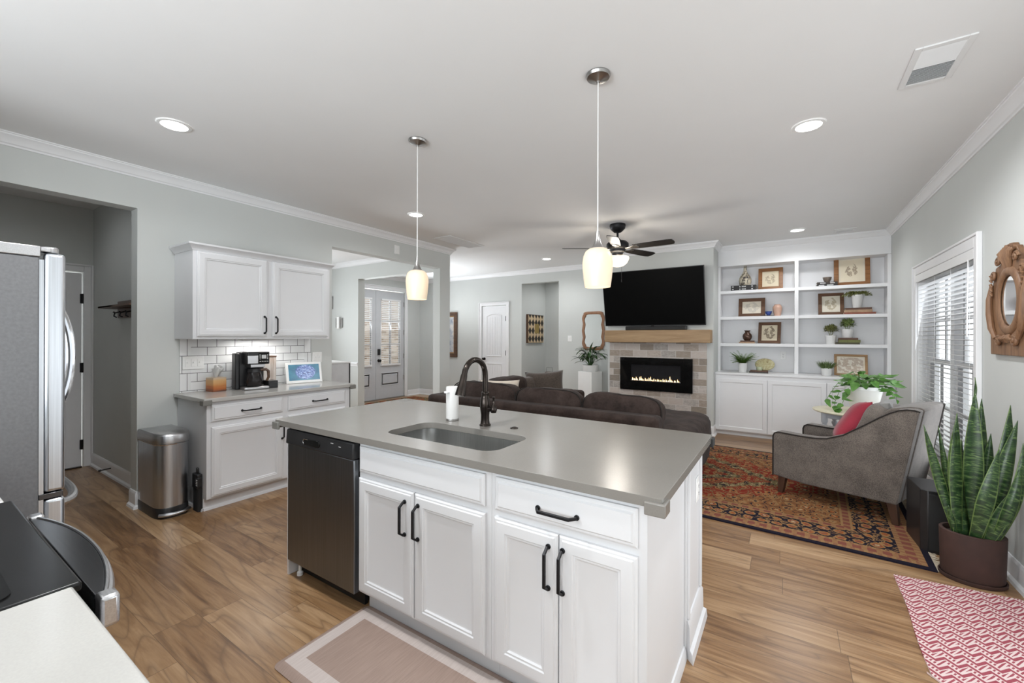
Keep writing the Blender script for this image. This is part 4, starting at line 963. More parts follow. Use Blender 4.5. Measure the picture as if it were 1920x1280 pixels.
b = B(); [b.box(0.040, 0.062, -0.030, -0.026, 0.215+i*0.014, 0.220+i*0.014) for i in range(4)]; b.go('ribs', 'print', br, smooth=0)

# --- fridge, range and counter on the kitchen wall (fronts face +Y)
fr = thing('refrigerator', 'stainless steel french door refrigerator standing left of the range', 'refrigerator', (-2.50, 0, 0))
b = B(); b.box(-0.91, 0, -0.40, 0.372, 0.02, 1.715); b.go('body', 'fridgeside', fr, bevel=0.006)
b = B()
for x0, x1 in ((-0.005, 0.0), ): pass
b.box(-0.905, -0.004, 0.372, 0.385, 0.03, 1.705); b.go('door_gasket', 'steel', fr)
for x0, x1 in ((-0.452, 0.002), (-0.912, -0.458)):
    b = B(); b.box(x0, x1, 0.385, 0.446, 0.764, 1.735); d = b.go('door', 'steel', fr, bevel=0.014, seg=4)
    b = B(); hx = x0+0.055 if x0 > -0.5 else x1-0.055
    b.tube([(hx, 0.440+0.098*(1-abs(t)**2.2), 1.30+0.35*t) for t in [k/12-1 for k in range(25)]], 0.013, 10); b.go('door_handle', 'chrome', d)
b = B(); b.box(-0.912, 0.002, 0.385, 0.446, 0.06, 0.738); d = b.go('freezer_drawer', 'steel', fr, bevel=0.014, seg=4)
b = B(); b.tube([(-0.455+0.405*math.copysign(1, t)*(1-(1-abs(t))**1.6), 0.440+0.075*(1-abs(t)**2.6), 0.70) for t in [k/12-1 for k in range(25)]], 0.016, 10); b.go('drawer_handle', 'steelh', d)
b = B(); b.box(-0.91, 0.0, 0.372, 0.44, 0.740, 0.762); b.go('mid_hinge', 'darkband', fr, bevel=0.002)
b = B(); b.box(-0.075, 0.004, 0.05, 0.375, 1.715, 1.758); b.box(-0.07, 0.0, 0.375, 0.405, 1.738, 1.756); b.lathe([(0.026, 1.738), (0.026, 1.758), (0.022, 1.761), (0, 1.761)], (-0.034, 0.405, 0), 16); b.go('hinge_cover', 'steelh', fr, bevel=0.003)
b = B(); b.box(-0.90, -0.01, -0.38, 0.36, 0.0, 0.022); b.go('plinth', 'blackplastic', fr)
rg = thing('electric_range', 'black glass-top electric range with a bowed oven handle at the near kitchen counter', 'range', (-1.950, 0.235, 0))
b = B(); b.box(0.004, 0.756, -0.62, -0.012, 0.0, 0.885); b.go('body', 'blackplastic', rg)
b = B(); b.box(0.0, 0.760, -0.62, 0.002, 0.885, 0.905); b.go('top_frame', 'cooktopframe', rg, bevel=0.006, seg=3)
b = B(); b.prism(rrect(0.38, -0.335, 0.70, 0.50, 0.03), 0.9052, 0.908, 'xy'); b.go('glass_top', 'cooktop', rg)
b = B()
for cx_, cy_, r in ((0.20, -0.20, 0.10), (0.56, -0.22, 0.115), (0.20, -0.46, 0.08), (0.56, -0.46, 0.08)):
    b.lathe([(r, 0.9081), (r+0.002, 0.9084), (r+0.004, 0.9081)], (cx_, cy_, 0), 48, caps=False)
b.go('burner_rings', 'burner', rg)
b = B(); b.box(0.008, 0.752, -0.012, 0.030, 0.24, 0.80); b.go('oven_door', 'blackglass', rg, bevel=0.006)
bow = [(0.03+0.70*k/24, 0.040+0.052*(1-abs(2*k/24-1)**2.2)) for k in range(25)]
b = B(); b.prism([(0.03, 0.028)]+bow+[(0.73, 0.028)], 0.800, 0.846, 'xy'); b.go('bowed_front', 'darkband', rg, bevel=0.004)
b = B(); b.tube([(x, y+0.003, 0.826) for x, y in bow], 0.011, 8); b.tube([(x, y+0.002, 0.846) for x, y in bow], 0.004, 6); b.go('oven_handle', 'steelh', rg)
b = B(); b.box(0.712, 0.756, 0.028, 0.062, 0.785, 0.852); b.go('handle_bracket', 'steelh', rg, bevel=0.008); b = B(); b.box(0.004, 0.048, 0.028, 0.062, 0.785, 0.852); b.go('handle_bracket', 'steelh', rg, bevel=0.008)
b = B(); b.box(0.008, 0.752, -0.012, 0.022, 0.05, 0.225); b.go('storage_drawer', 'blackplastic', rg, bevel=0.006)
def counter_run(x0, x1, lc, lt):
    t = thing('kitchen_base_cabinet', lc, 'cabinet', (x0, 0.195, 0))
    W_ = x1-x0; b = B(); b.box(0, W_, -0.60, 0, 0.10, 0.870).box(0, W_, -0.60, -0.06, 0, 0.10); b.go('body', 'cab', t)
    b = B(); b.panel(-W_+0.02, -0.02, 0.12, 0.68, 0, DOORP); o = b.go('door', 'cab', t); o.rotation_euler = (0, 0, pi)
    b = B(); b.panel(-W_+0.02, -0.02, 0.71, 0.85, 0, DRAWP); o = b.go('drawer', 'cab', t); o.rotation_euler = (0, 0, pi)
    b = B(); b.box(x0, x1+(0.012 if x1 > -1 else 0), -0.41, 0.222, 0.874, 0.905); tag(b.go('kitchen_countertop', 'quartz', bevel=0.005, seg=3), lt, 'countertop')
counter_run(-2.492, -1.956, 'white base cabinet squeezed between refrigerator and range', 'pale stone worktop piece between refrigerator and range')
counter_run(-1.184, -0.600, 'white base cabinet right of the range beside the camera', 'pale stone worktop to the right of the range at the bottom corner')

# --- mats in the kitchen
b = B(); b.loft([[(x, y, z) for x, y in rrect(0, 0, 1.20-2*k, 0.49-2*k, 0.03)] for k, z in ((0, 0), (0, 0.003), (0.022, 0.016), (0.03, 0.018))])
tag(b.go('comfort_mat', 'comfort', loc=(-1.222, 1.180, 0.001), smooth=50), 'brown cushioned kitchen mat with a pale border in front of the sink', 'mat')
# ------------------------------------------------------------ pendants, cans, vents, fan
def pendant(x, y, label):
    t = thing('pendant_lamp', label, 'pendant lamp', (x, y, ZC), group=None)
    b = B(); b.lathe([(0, 0), (0.062, 0), (0.064, -0.006), (0.058, -0.018), (0.030, -0.026), (0.010, -0.036), (0.009, -0.042), (0, -0.042)], n=28); b.go('ceiling_cup', 'nickel', t)
    b = B(); b.tube([(0, 0, -0.04), (0, 0, -0.835)], 0.0028, 8); b.go('cord', 'whiteplastic', t)
    b = B(); b.lathe([(0, -0.815), (0.010, -0.815), (0.011, -0.840), (0.016, -0.868), (0.028, -0.895), (0.037, -0.905), (0.038, -0.910), (0, -0.910)], n=24); b.go('socket_cone', 'nickel', t)
    b = B(); b.lathe([(0.020, -0.903), (0.045, -0.906), (0.063, -0.920), (0.074, -0.945), (0.078, -0.975), (0.077, -1.01), (0.072, -1.06), (0.066, -1.105), (0.0635, -1.105), (0.069, -1.06), (0.074, -1.01), (0.075, -0.975), (0.071, -0.948), (0.060, -0.925), (0.044, -0.911), (0.020, -0.908)], n=36, caps=False); b.go('lamp_shade', 'globe', t, smooth=60)
    b = B(); b.lathe([(0.0, -1.03), (0.018, -1.025), (0.028, -1.0), (0.026, -0.97), (0.014, -0.945), (0.013, -0.91), (0, -0.91)], n=16); b.go('bulb', 'bulbglow', t)
    return t
MAT['bulbglow'] = opal('warm_bulb', (1.0, 0.86, 0.62), 1.0, 0.6)
pendant(-2.152, 2.085, 'opal glass pendant lamp hanging over the dishwasher end of the island')
pendant(-0.824, 2.073, 'opal glass pendant lamp hanging over the drawer end of the island')
CANS = [(-3.318, 1.078, 'round recessed ceiling light above the trash can'), (0.115, 3.302, 'round recessed ceiling light near the large ceiling vent'),
        (-3.471, 3.342, 'round recessed ceiling light above the wide opening in the left wall'), (0.11, 6.432, 'round recessed ceiling light above the bookcase'),
        (-3.508, 6.466, 'round recessed ceiling light by the hallway opening')]
can0 = None
for x, y, lab in CANS:
    if can0 is None:
        can0 = thing('recessed_light', lab, 'ceiling light', (x, y, ZC))
        b = B(); b.lathe([(0.070, -0.001), (0.072, -0.008), (0.090, -0.006), (0.094, -0.001)], n=40, caps=False); b.go('trim_ring', 'whiteplastic', can0)
        b = B(); b.lathe([(0.0, -0.006), (0.060, -0.0062), (0.071, -0.004), (0.071, -0.0005)], n=40); b.go('diffuser', 'glowbulb', can0)
    else: dup(can0, (x, y, ZC), label=lab)
def vent(label, x0, x1, y0, y1, n, along='x', halves=True, name='ceiling_vent', z=ZC):
    t = thing(name, label, 'vent', ((x0+x1)/2, (y0+y1)/2, z)); hx, hy = (x1-x0)/2, (y1-y0)/2; f = 0.028
    b = B()
    for a0, a1, c0, c1 in ((-hx+f, hx-f, -hy, -hy+f), (-hx+f, hx-f, hy-f, hy), (-hx, -hx+f, -hy, hy), (hx-f, hx, -hy, hy)): b.box(a0, a1, c0, c1, -0.008, 0)
    if halves: b.box(-hx+f, hx-f, -0.006, 0.006, -0.007, 0)
    b.go('frame', 'grille', t, bevel=0.002)
    b = B(); ih, iw = (hy-f, hx-f) if along == 'x' else (hx-f, hy-f)
    for i in range(n):
        c = -ih+2*ih*(i+0.5)/n; k = 1 if (not halves or c > 0) else -1; w_ = 2*ih/n*0.62
        p = [(c-w_/2, -0.002-0.004*k), (c+w_/2, -0.002+0.004*k-0.0), (c+w_/2, -0.0035+0.004*k), (c-w_/2, -0.0035-0.004*k)]
        if along == 'x': b.loft([[(-iw, a, h-0.001) for a, h in p], [(iw, a, h-0.001) for a, h in p]])
        else: b.loft([[(a, -iw, h-0.001) for a, h in p], [(a, iw, h-0.001) for a, h in p]])
    b.go('louvres', 'grille', t, smooth=0)
    b = B(); b.box(-hx+f/2, hx-f/2, -hy+f/2, hy-f/2, -0.0008, 0.0); b.go('shaft', 'vdark', t, smooth=0)
    return t
vent('large white ceiling vent beside the window wall crown moulding', 0.505, 0.715, 2.70, 3.085, 26, 'x')
vent('small white ceiling vent above the right side of the bookcase', 0.50, 0.72, 6.64, 6.86, 14, 'x', True)
vent('large white return grille in the ceiling at the end of the left wall crown', -4.10, -3.79, 4.27, 5.05, 22, 'y', False, 'return_grille')
vent('white vent in the ceiling of the dim side hall at the left edge', -5.35, -5.13, 0.48, 0.84, 16, 'x', True)
sm = thing('smoke_detector', 'round detector on the ceiling of the dim side hall', 'smoke detector', (-4.88, 0.72, ZC))
b = B(); b.lathe([(0, 0), (0.10, 0), (0.10, -0.018), (0.085, -0.036), (0.03, -0.042), (0, -0.042)], n=28); b.go('housing', 'grille', sm)
b = B(); b.lathe([(0.02, -0.041), (0.018, -0.048), (0, -0.049)], (0.035, -0.03, 0), 14); b.go('sensor_eye', 'black', sm)

fan = thing('ceiling_fan', 'black five-blade ceiling fan with an opal bowl light over the sofa', 'ceiling fan', (-1.719, 4.964, ZC))
b = B(); b.lathe([(0, 0), (0.092, 0), (0.095, -0.02), (0.088, -0.05), (0.062, -0.078), (0.045, -0.092), (0, -0.092)], n=32); b.go('mount_cup', 'black', fan)
b = B(); b.lathe([(0.0125, -0.085), (0.0125, -0.16), (0.020, -0.165), (0.042, -0.190), (0.044, -0.198), (0, -0.2)], n=20, caps=False); b.go('downrod', 'black', fan)
b = B(); b.lathe([(0, -0.193), (0.05, -0.195), (0.105, -0.208), (0.130, -0.232), (0.132, -0.262), (0.122, -0.285), (0.095, -0.302), (0.088, -0.33), (0.066, -0.345), (0.060, -0.375), (0.058, -0.395), (0, -0.395)], n=36); b.go('motor_housing', 'black', fan)
MAT['globe2'] = opal('opal_bowl', (1.0, 0.86, 0.66), 0.4, 0.35)
b = B(); b.lathe([(0.060, -0.385), (0.125, -0.392), (0.135, -0.400), (0.132, -0.425), (0.112, -0.468), (0.075, -0.498), (0.03, -0.512), (0, -0.513)], n=36, caps=False); b.go('light_bowl', 'globe2', fan, smooth=60)
for k in range(5):
    a = math.radians(-4+72*k); R = Matrix.Rotation(a, 4, 'Z') @ Matrix.Translation((0, 0, -0.29)) @ Matrix.Rotation(math.radians(-12), 4, 'X')
    b = B(); pts = [(0.20, -0.055), (0.30, -0.062), (0.60, -0.070), (0.655, -0.058), (0.668, -0.02), (0.668, 0.02), (0.655, 0.058), (0.60, 0.070), (0.30, 0.062), (0.20, 0.055)]
    b.prism(pts, -0.004, 0.004, 'xy'); o = b.go('blade', 'blade', fan, bevel=0.0015); o.matrix_local = R
    b = B(); b.prism([(0.085, -0.018), (0.15, -0.014), (0.19, -0.038), (0.245, -0.044), (0.265, 0.0), (0.245, 0.044), (0.19, 0.038), (0.15, 0.014), (0.085, 0.018)], -0.011, -0.0045, 'xy'); i_ = b.go('blade_iron', 'nickel', o, bevel=0.0015)
b = B(); b.tube([(0.03, 0.05, -0.39), (0.03, 0.062, -0.48), (0.03, 0.062, -0.66)], 0.0015, 6); b.lathe([(0, -0.66), (0.004, -0.665), (0.005, -0.69), (0, -0.695)], (0.03, 0.062, 0), 10); b.go('pull_chain', 'black', fan)

# ------------------------------------------------------------ bookcase wall
bc = thing('built_in_bookcase', 'white built-in bookcase with eight open compartments right of the fireplace', 'bookcase', (0, 7.05, 0))
x0, x1, zt = -0.873, XR-0.002, ZC-0.085
b = B(); b.box(x0, x1, 0.30, 0.325, 0.897, zt); b.go('back_panel', 'trim', bc, smooth=0)
b = B(); b.box(x0+0.0015, x0+0.025, 0.016, 0.30, 0.897, zt).box(x0+0.0015, x0+0.035, -0.006, 0.016, 0.897, 2.46); b.go('side_panel', 'trim', bc, smooth=0)
b = B(); b.box(x1-0.025, x1, 0.016, 0.30, 0.897, zt).box(1.066, x1, -0.006, 0.016, 0.897, 2.46); b.go('side_panel', 'trim', bc, smooth=0)
b = B(); b.box(0.091, 0.136, -0.004, 0.30, 0.897, 2.47); b.go('divider', 'trim', bc, smooth=0)
b = B(); b.box(x0+0.0015, x1, -0.002, 0.30, 2.468, zt+0.08); b.box(x0+0.0015, x1, -0.008, 0.0, 2.468, 2.482); b.go('header', 'trim', bc, smooth=0)
for zs in (2.078, 1.690, 1.293):
    for a0, a1 in ((x0+0.025, 0.091), (0.136, x1-0.025)):
        b = B(); b.box(a0, a1, 0.002, 0.30, zs-0.022, zs+0.022); b.go('shelf', 'trim', bc, bevel=0.002)
bb = thing('built_in_base_cabinet', 'white low three-door cabinet under the bookcase shelves', 'cabinet', (-0.872, 6.765, 0))
b = B(); b.box(0, 1.974, 0.0, 0.61, 0.06, 0.868); b.go('body', 'trim', bb, smooth=0)
b = B(); b.box(0, 1.974, 0.05, 0.61, 0, 0.06); b.go('toe_kick', 'trim', bb)
b = B(); b.box(0.0015, 1.974, -0.025, 0.61, 0.868, 0.8965); b.go('ledge_top', 'trim', bb, bevel=0.004)
for a0, a1 in ((0.004, 0.650), (0.657, 1.301), (1.310, 1.955)): cab_door(bb, a0, a1, 0.075, 0.812, 0, SHAKER, 'trim')
plate('bookcase_outlet', 'white outlet plate inside the lower left bookcase compartment', (-0.042, 7.349, 1.14), 0, 1, 'outlet')

def frame(name, label, x, z, w, h, bw, y, tilt, fm, art, mat_w=0.0, roll=0.0, yaw=0.0, backstand=True):
    t = thing(name, label, 'picture frame', (x, y, z), yaw)
    T = Matrix.Rotation(math.radians(-tilt), 4, 'X') @ Matrix.Translation((0, 0, 0)) 
    b = B()
    for q in ([(-w/2, 0), (w/2, 0), (w/2-bw, bw), (-w/2+bw, bw)], [(w/2, 0), (w/2, h), (w/2-bw, h-bw), (w/2-bw, bw)], [(w/2, h), (-w/2, h), (-w/2+bw, h-bw), (w/2-bw, h-bw)], [(-w/2, h), (-w/2, 0), (-w/2+bw, bw), (-w/2+bw, h-bw)]):
        b.loft([[T @ Vector((a, 0.012, c)) for a, c in q], [T @ Vector((a, -0.010, c)) for a, c in q]])
    b.go('frame', fm, t, bevel=0.003)
    b = B(); iw, ih = w/2-bw, h-bw
    b.box(-iw, iw, 0.002, 0.010, bw, ih, T); b.go('mount', 'paper', t, smooth=0)
    m_ = mat_w; b = B(); b.quad_uv([T @ Vector(p) for p in ((-iw+m_, 0.0012, bw+m_), (iw-m_, 0.0012, bw+m_), (iw-m_, 0.0012, ih-m_), (-iw+m_, 0.0012, ih-m_))]); b.go('drawing', art, t, smooth=0, fix=False)
    return t
S1, S2, S3, SL = 2.100, 1.712, 1.315, 0.897
frame('framed_drawing', 'square chestnut frame with a tree sketch beside the painted bottle vase', -0.201, S1, 0.308, 0.335, 0.050, 7.225, 12, 'frameoak', 'sk1')
frame('framed_drawing', 'landscape walnut frame with a faint flower sketch left of the small blue bowl', -0.441, S2, 0.345, 0.285, 0.050, 7.215, 12, 'framewal', 'sk2')
frame('framed_drawing', 'dark walnut frame with a grassy branch sketch beside the bronze jug', -0.216, S3, 0.285, 0.320, 0.043, 7.215, 13, 'framewal', 'sk3', yaw=-0.10)
frame('framed_drawing', 'largest chestnut frame with a cottage sketch on the top shelf', 0.730, S1, 0.382, 0.430, 0.052, 7.215, 10, 'frameoak', 'sk4', 0.02, yaw=-0.05)
frame('framed_drawing', 'square dark frame with a tree line sketch left of the trailing plant', 0.509, S2, 0.283, 0.312, 0.042, 7.215, 12, 'framewal', 'sk5')
frame('framed_drawing', 'light oak landscape frame with scattered sketches on the cabinet ledge', 0.713, SL, 0.350, 0.290, 0.028, 7.125, 15, 'framelight', 'sk6', 0.016, yaw=-0.06)

def book(x, y, z, w, d, h, m, label, rz=0.0, group=None, marks=None):
    b = B(); b.mi = 0; b.box(-w/2, w/2, -d/2, d/2, 0, h*0.12).box(-w/2, w/2, -d/2, d/2, h*0.88, h).box(-w/2, w/2, -d/2, -d/2+0.004, h*0.1, h*0.9)
    b.mi = 1; b.box(-w/2+0.004, w/2-0.004, -d/2+0.004, d/2-0.004, h*0.12, h*0.88)
    if marks:
        b.mi = 2
        for a0, a1 in marks: b.box(a0, a1, -d/2-0.0006, -d/2, h*0.3, h*0.7)
    o = b.go('book', [m, 'pages', 'print'], loc=(x, y, z), rz=rz, smooth=0); tag(o, label, 'book', group); return z+h
MK = [(-0.145, -0.125), (-0.05, -0.035), (-0.018, -0.008), (-0.004, 0.006), (0.010, 0.02), (0.024, 0.034), (0.105, 0.125)]
z = book(-0.540, 7.17, S1, 0.325, 0.20, 0.037, 'bk_black', 'lower of two thick black books under the painted bottle vase', marks=MK)
zv = book(-0.540, 7.17, z, 0.325, 0.20, 0.037, 'bk_black', 'upper of two thick black books under the painted bottle vase', marks=MK)
z = book(-0.494, 7.17, S3, 0.205, 0.14, 0.021, 'bk_tan', 'tan book at the bottom below the bronze jug')
zj = book(-0.490, 7.17, z, 0.185, 0.13, 0.020, 'bk_brown', 'brown book directly below the bronze jug', 0.05)
zb = book(-0.239, 7.20, S2, 0.175, 0.11, 0.014, 'bk_dark', 'thin dark book under the small blue bowl')
z = book(0.456, 7.17, S1, 0.226, 0.15, 0.029, 'bk_black', 'lower dark book below the stone bowl on the top shelf', marks=[(-0.09, -0.03), (0.0, 0.07)])
zs_ = book(0.458, 7.17, z, 0.222, 0.15, 0.028, 'bk_dark', 'upper dark book below the stone bowl on the top shelf', 0.03, marks=[(-0.08, -0.02), (0.03, 0.08)])
z = book(0.800, 7.17, S2, 0.325, 0.17, 0.026, 'bk_red', 'wide russet book at the bottom under the trailing plant')
z = book(0.785, 7.17, z, 0.285, 0.16, 0.034, 'bk_tan', 'thick tan book in the middle of the stack under the trailing plant', 0.02)
zt_ = book(0.790, 7.17, z, 0.270, 0.15, 0.026, 'bk_brown', 'brown book on top of the stack under the trailing plant', -0.03)
z = book(0.680, 7.17, S3, 0.245, 0.15, 0.024, 'bk_olive', 'dark olive book at the bottom under the bright bushy plant')
z = book(0.695, 7.17, z, 0.225, 0.15, 0.036, 'bk_green', 'moss green book in the middle under the bright bushy plant', 0.03)
zg = book(0.685, 7.17, z, 0.205, 0.14, 0.026, 'bk_brown', 'brown book on top of the stack under the bright bushy plant', -0.02)
z = book(-0.334, 6.985, SL, 0.232, 0.15, 0.018, 'bk_dark', 'lower dark book under the agate disc on the cabinet ledge')
za = book(-0.330, 6.985, z, 0.220, 0.14, 0.016, 'bk_brown', 'upper brown book under the agate disc on the cabinet ledge', 0.04)

def pot_thing(name, label, cat, loc, prof, m, n=28):
    b = B(); b.lathe(prof, n=n); return tag(b.go(name, m, loc=loc, smooth=50), label, cat)
pot_thing('bottle_vase', 'cream bottle vase painted with dark branches on the top shelf', 'vase', (-0.522, 7.17, zv), [(0, 0), (0.062, 0), (0.079, 0.03), (0.084, 0.075), (0.078, 0.115), (0.058, 0.155), (0.034, 0.19), (0.022, 0.225), (0.020, 0.285), (0.024, 0.300), (0.018, 0.300), (0.014, 0.26), (0, 0.26)], 'vasepaint')
pot_thing('small_bowl', 'small glossy blue bowl between frame and peach vase', 'bowl', (-0.222, 7.19, zb), [(0, 0), (0.020, 0), (0.022, 0.006), (0.038, 0.030), (0.044, 0.058), (0.041, 0.058), (0.034, 0.03), (0, 0.012)], 'blueglaze')
pot_thing('peach_vase', 'matte peach vase on the second shelf', 'vase', (-0.113, 7.18, S2), [(0, 0), (0.040, 0), (0.045, 0.02), (0.058, 0.10), (0.059, 0.125), (0.048, 0.150), (0.036, 0.160), (0.038, 0.168), (0.030, 0.168), (0.03, 0.15), (0, 0.14)], 'peach')
jg = pot_thing('bronze_jug', 'round dark bronze jug with a flared rim on two small books', 'vase', (-0.492, 7.17, zj), [(0, 0), (0.034, 0), (0.054, 0.025), (0.063, 0.058), (0.056, 0.092), (0.034, 0.118), (0.030, 0.130), (0.044, 0.152), (0.038, 0.152), (0.026, 0.13), (0, 0.12)], 'bronzeglaze')
pot_thing('stone_bowl', 'brown stoneware bowl on two dark books', 'bowl', (0.462, 7.17, zs_), [(0, 0), (0.026, 0), (0.028, 0.006), (0.044, 0.035), (0.052, 0.070), (0.048, 0.070), (0.038, 0.034), (0, 0.014)], 'stoneglaze')
ag = tag(B().lathe([(0, -0.009), (0.112, -0.009), (0.122, 0), (0.112, 0.009), (0, 0.009)], n=32, axis='y', sx=0.72).go('agate_disc', 'agate', loc=(-0.262, 7.035, za+0.084), rot=(math.radians(-12), 0, 0)), 'oval olive agate disc standing on edge on the cabinet ledge', 'ornament')
tag(B().lathe([(0, 0), (0.032, 0), (0.040, 0.028), (0.037, 0.050), (0.030, 0.054), (0, 0.05)], n=20).go('mint_cup', 'mint', loc=(-0.325, 6.965, za)), 'small pale green cup in front of the agate disc', 'cup')

def potted(name, label, loc, rp, hp, mfol, build, mpot='white', flare=0.82, cat='plant', soilz=0.88):
    t = thing(name, label, cat, loc)
    b = B(); b.lathe([(0, 0), (rp*flare, 0), (rp*(flare+0.03), 0.004), (rp*0.97, hp*0.86), (rp*1.02, hp*0.88), (rp*1.02, hp), (rp*0.93, hp), (rp*0.9, hp*0.8), (0, hp*0.8)], n=32); b.go('pot', mpot, t, smooth=45)
    b = B(); b.lathe([(0, hp*soilz+0.004), (rp*0.91, hp*soilz)], n=24); b.go('soil', 'soil', t)
    b = B(); build(b); b.go('foliage', mfol, t, smooth=60, fix=False)
    return t
def ball(r, cz, n, lw, ll, shape='lance', seed=1, squash=0.85):
    def f(b):
        q = random.Random(seed)
        for i in range(n):
            a = q.uniform(0, 2*pi); e = math.asin(q.uniform(-0.25, 1)); rr = r*q.uniform(0.45, 0.95)
            d = Vector((math.cos(a)*math.cos(e), math.sin(a)*math.cos(e), math.sin(e)*squash)); p = Vector((0, 0, cz))+d*rr
            t = (d+Vector((q.uniform(-.6, .6), q.uniform(-.6, .6), q.uniform(-.2, .7)))).normalized()
            b.leaf(p, p+t*ll*q.uniform(0.7, 1.2), lw, q.uniform(-.1, .2), 3, shape)
        for i in range(8): a = 2*pi*i/8; b.tube([(0, 0, cz-r*1.2), (math.cos(a)*r*0.5, math.sin(a)*r*0.5, cz)], 0.0015, 4)
    return f
def fernf(seed, n, L, z0, droop=0.5):
    def f(b):
        q = random.Random(seed)
        for i in range(n):
            a = 2*pi*i/n+q.uniform(-.3, .3); l = L*q.uniform(0.6, 1.05); up = q.uniform(0.6, 1.5); P = []
            for k in range(9):
                s = k/8; P.append(Vector((math.cos(a)*l*s, math.sin(a)*l*s, z0+l*(up*s-droop*1.1*s*s))))
            b.tube(P, 0.0012, 4)
            for k in range(1, 9):
                d = (P[k]-P[k-1]).normalized(); sd = Vector((-math.sin(a), math.cos(a), 0)); ln = 0.042*(1-0.55*k/8)
                for sg in (-1, 1):
                    for o in (0, 0.5):
                        p = P[k-1].lerp(P[k], o); b.leaf(p, p+(sd*sg+d*0.55).normalized()*ln, 0.015, 0, 2, 'lance')
    return f
def grassf(seed, n, L, r, z0, spread=0.9):
    def f(b):
        q = random.Random(seed)
        for i in range(n):
            a = q.uniform(0, 2*pi); rr = r*math.sqrt(q.random()); s = spread*rr/r+q.uniform(0, .35); p = Vector((rr*math.cos(a), rr*math.sin(a), z0))
            l = L*q.uniform(.55, 1.1); d = Vector((math.cos(a)*s, math.sin(a)*s, 1)).normalized()
            b.leaf(p, p+d*l, 0.007, q.uniform(-.08, .08), 3, 'lance')
    return f
potted('potted_fern', 'small potted fern with bright arching fronds on the cabinet ledge', (-0.534, 6.95, SL), 0.062, 0.135, 'fern', fernf(3, 60, 0.20, 0.118, 0.45))
potted('potted_plant', 'dull olive ball-shaped plant in a white pot standing directly on the shelf', (0.504, 7.17, S3), 0.061, 0.118, 'olive', ball(0.078, 0.185, 520, 0.013, 0.030, seed=4, squash=1.0))
potted('potted_plant', 'bright bushy plant in a white pot on top of three books', (0.682, 7.17, zg), 0.064, 0.116, 'bush', ball(0.080, 0.170, 360, 0.026, 0.036, 'heart', seed=5, squash=1.0))
potted('potted_grass', 'spiky dark green plant in a low white pot on the cabinet ledge', (0.448, 7.0, SL), 0.062, 0.100, 'grassy', grassf(6, 260, 0.125, 0.055, 0.085))
def trailf(b):
    q = random.Random(11)
    for i in range(46):
        a = q.uniform(0, 2*pi); l = q.uniform(0.05, 0.17) if abs(math.cos(a)) > 0.5 else q.uniform(0.03, 0.09)
        P = [Vector((math.cos(a)*(0.02+l*s), math.sin(a)*(0.02+l*s)*0.6, 0.165+0.045*math.sin(s*2.6)-0.03*s*s)) for s in [k/7 for k in range(8)]]
        b.tube(P, 0.0012, 4)
        for k in range(1, 8):
            for sg in (-1, 1):
                d = Vector((q.uniform(-1, 1), q.uniform(-1, 1), q.uniform(-.3, 1))).normalized(); b.leaf(P[k], P[k]+d*0.030, 0.018, 0.1, 2, 'heart')
potted('trailing_plant', 'yellow-green trailing plant in a tall white pot on a stack of three books', (0.783, 7.17, zt_), 0.062, 0.172, 'trailing', trailf, flare=0.72)

# ------------------------------------------------------------ fireplace, mantel, television
b = B(); b.box(-2.392, -0.955, 6.552, 6.5695, 0.0, 1.322); tag(b.go('fireplace_surround', 'brick', smooth=0), 'whitewashed brick tile facing around the electric fireplace', 'fireplace surround')
b = B(); b.box(-2.420, -0.885, 6.385, 6.5695, 1.324, 1.508); tag(b.go('mantel_shelf', 'mantel', bevel=0.006), 'thick natural timber mantel beam below the television', 'mantel')
fp = thing('electric_fireplace', 'wide black glass electric fireplace with low flames set in the brick', 'fireplace', (-1.674, 6.55, 0.585))
w_, h_ = 1.070, 0.502; wx0, wx1, wz0, wz1 = -0.370, 0.372, 0.140, 0.396
b = B()
for a0, a1, c0, c1 in ((-w_/2, wx0, 0, h_), (wx1, w_/2, 0, h_), (wx0, wx1, 0, wz0), (wx0, wx1, wz1, h_)): b.box(a0, a1, -0.032, -0.0005, c0, c1)
b.go('front_glass', 'blackglass', fp, smooth=0)
b = B(); b.box(wx0, wx1, -0.004, -0.001, wz0, wz1); b.go('fire_back', 'smokeglass', fp, smooth=0)
b = B()
for i in range(60):
    s_ = rnd.uniform(0.006, 0.012); x = wx0+0.01+(wx1-wx0-0.02)*i/59; b.lathe([(0, 0), (s_, s_*0.4), (s_*0.8, s_), (0, s_*1.4)], (x, -0.018+rnd.uniform(-.006, .006), wz0), 6)
b.go('ember_bed', 'ember', fp)
b = B()
for i in range(34):
    x = wx0+0.02+(wx1-wx0-0.04)*(i+rnd.uniform(0, .8))/34; hh = rnd.choice((0.02, 0.03, 0.035, 0.05, 0.075))*rnd.uniform(.7, 1.2); r = 0.004+hh*0.05
    b.lathe([(0, 0), (r, hh*0.15), (r*0.7, hh*0.5), (r*0.25, hh*0.85), (0, hh)], (x, -0.012, wz0+0.008), 8)
b.go('flames', 'flame', fp)
tv = thing('television', 'large black flat television tilted forward on the chimney wall', 'television', (-1.703, 6.50, 1.577))
T = Matrix.Rotation(math.radians(12), 4, 'X'); W_, H_ = 1.484, 0.848
b = B(); b.box(-W_/2, W_/2, 0.0, 0.035, 0, H_, T); b.go('housing', 'blackplastic', tv, bevel=0.003)
b = B(); b.box(-W_/2+0.008, W_/2-0.008, -0.0015, 0.0, 0.014, H_-0.008, T); b.go('screen', 'screen', tv, smooth=0)
b = B(); b.box(-W_/2, W_/2, -0.003, 0.0, 0.0, 0.013, T); b.box(-0.02, 0.02, -0.004, 0.0, -0.006, 0.003, T); b.go('bezel', 'blackplastic', tv, smooth=0)
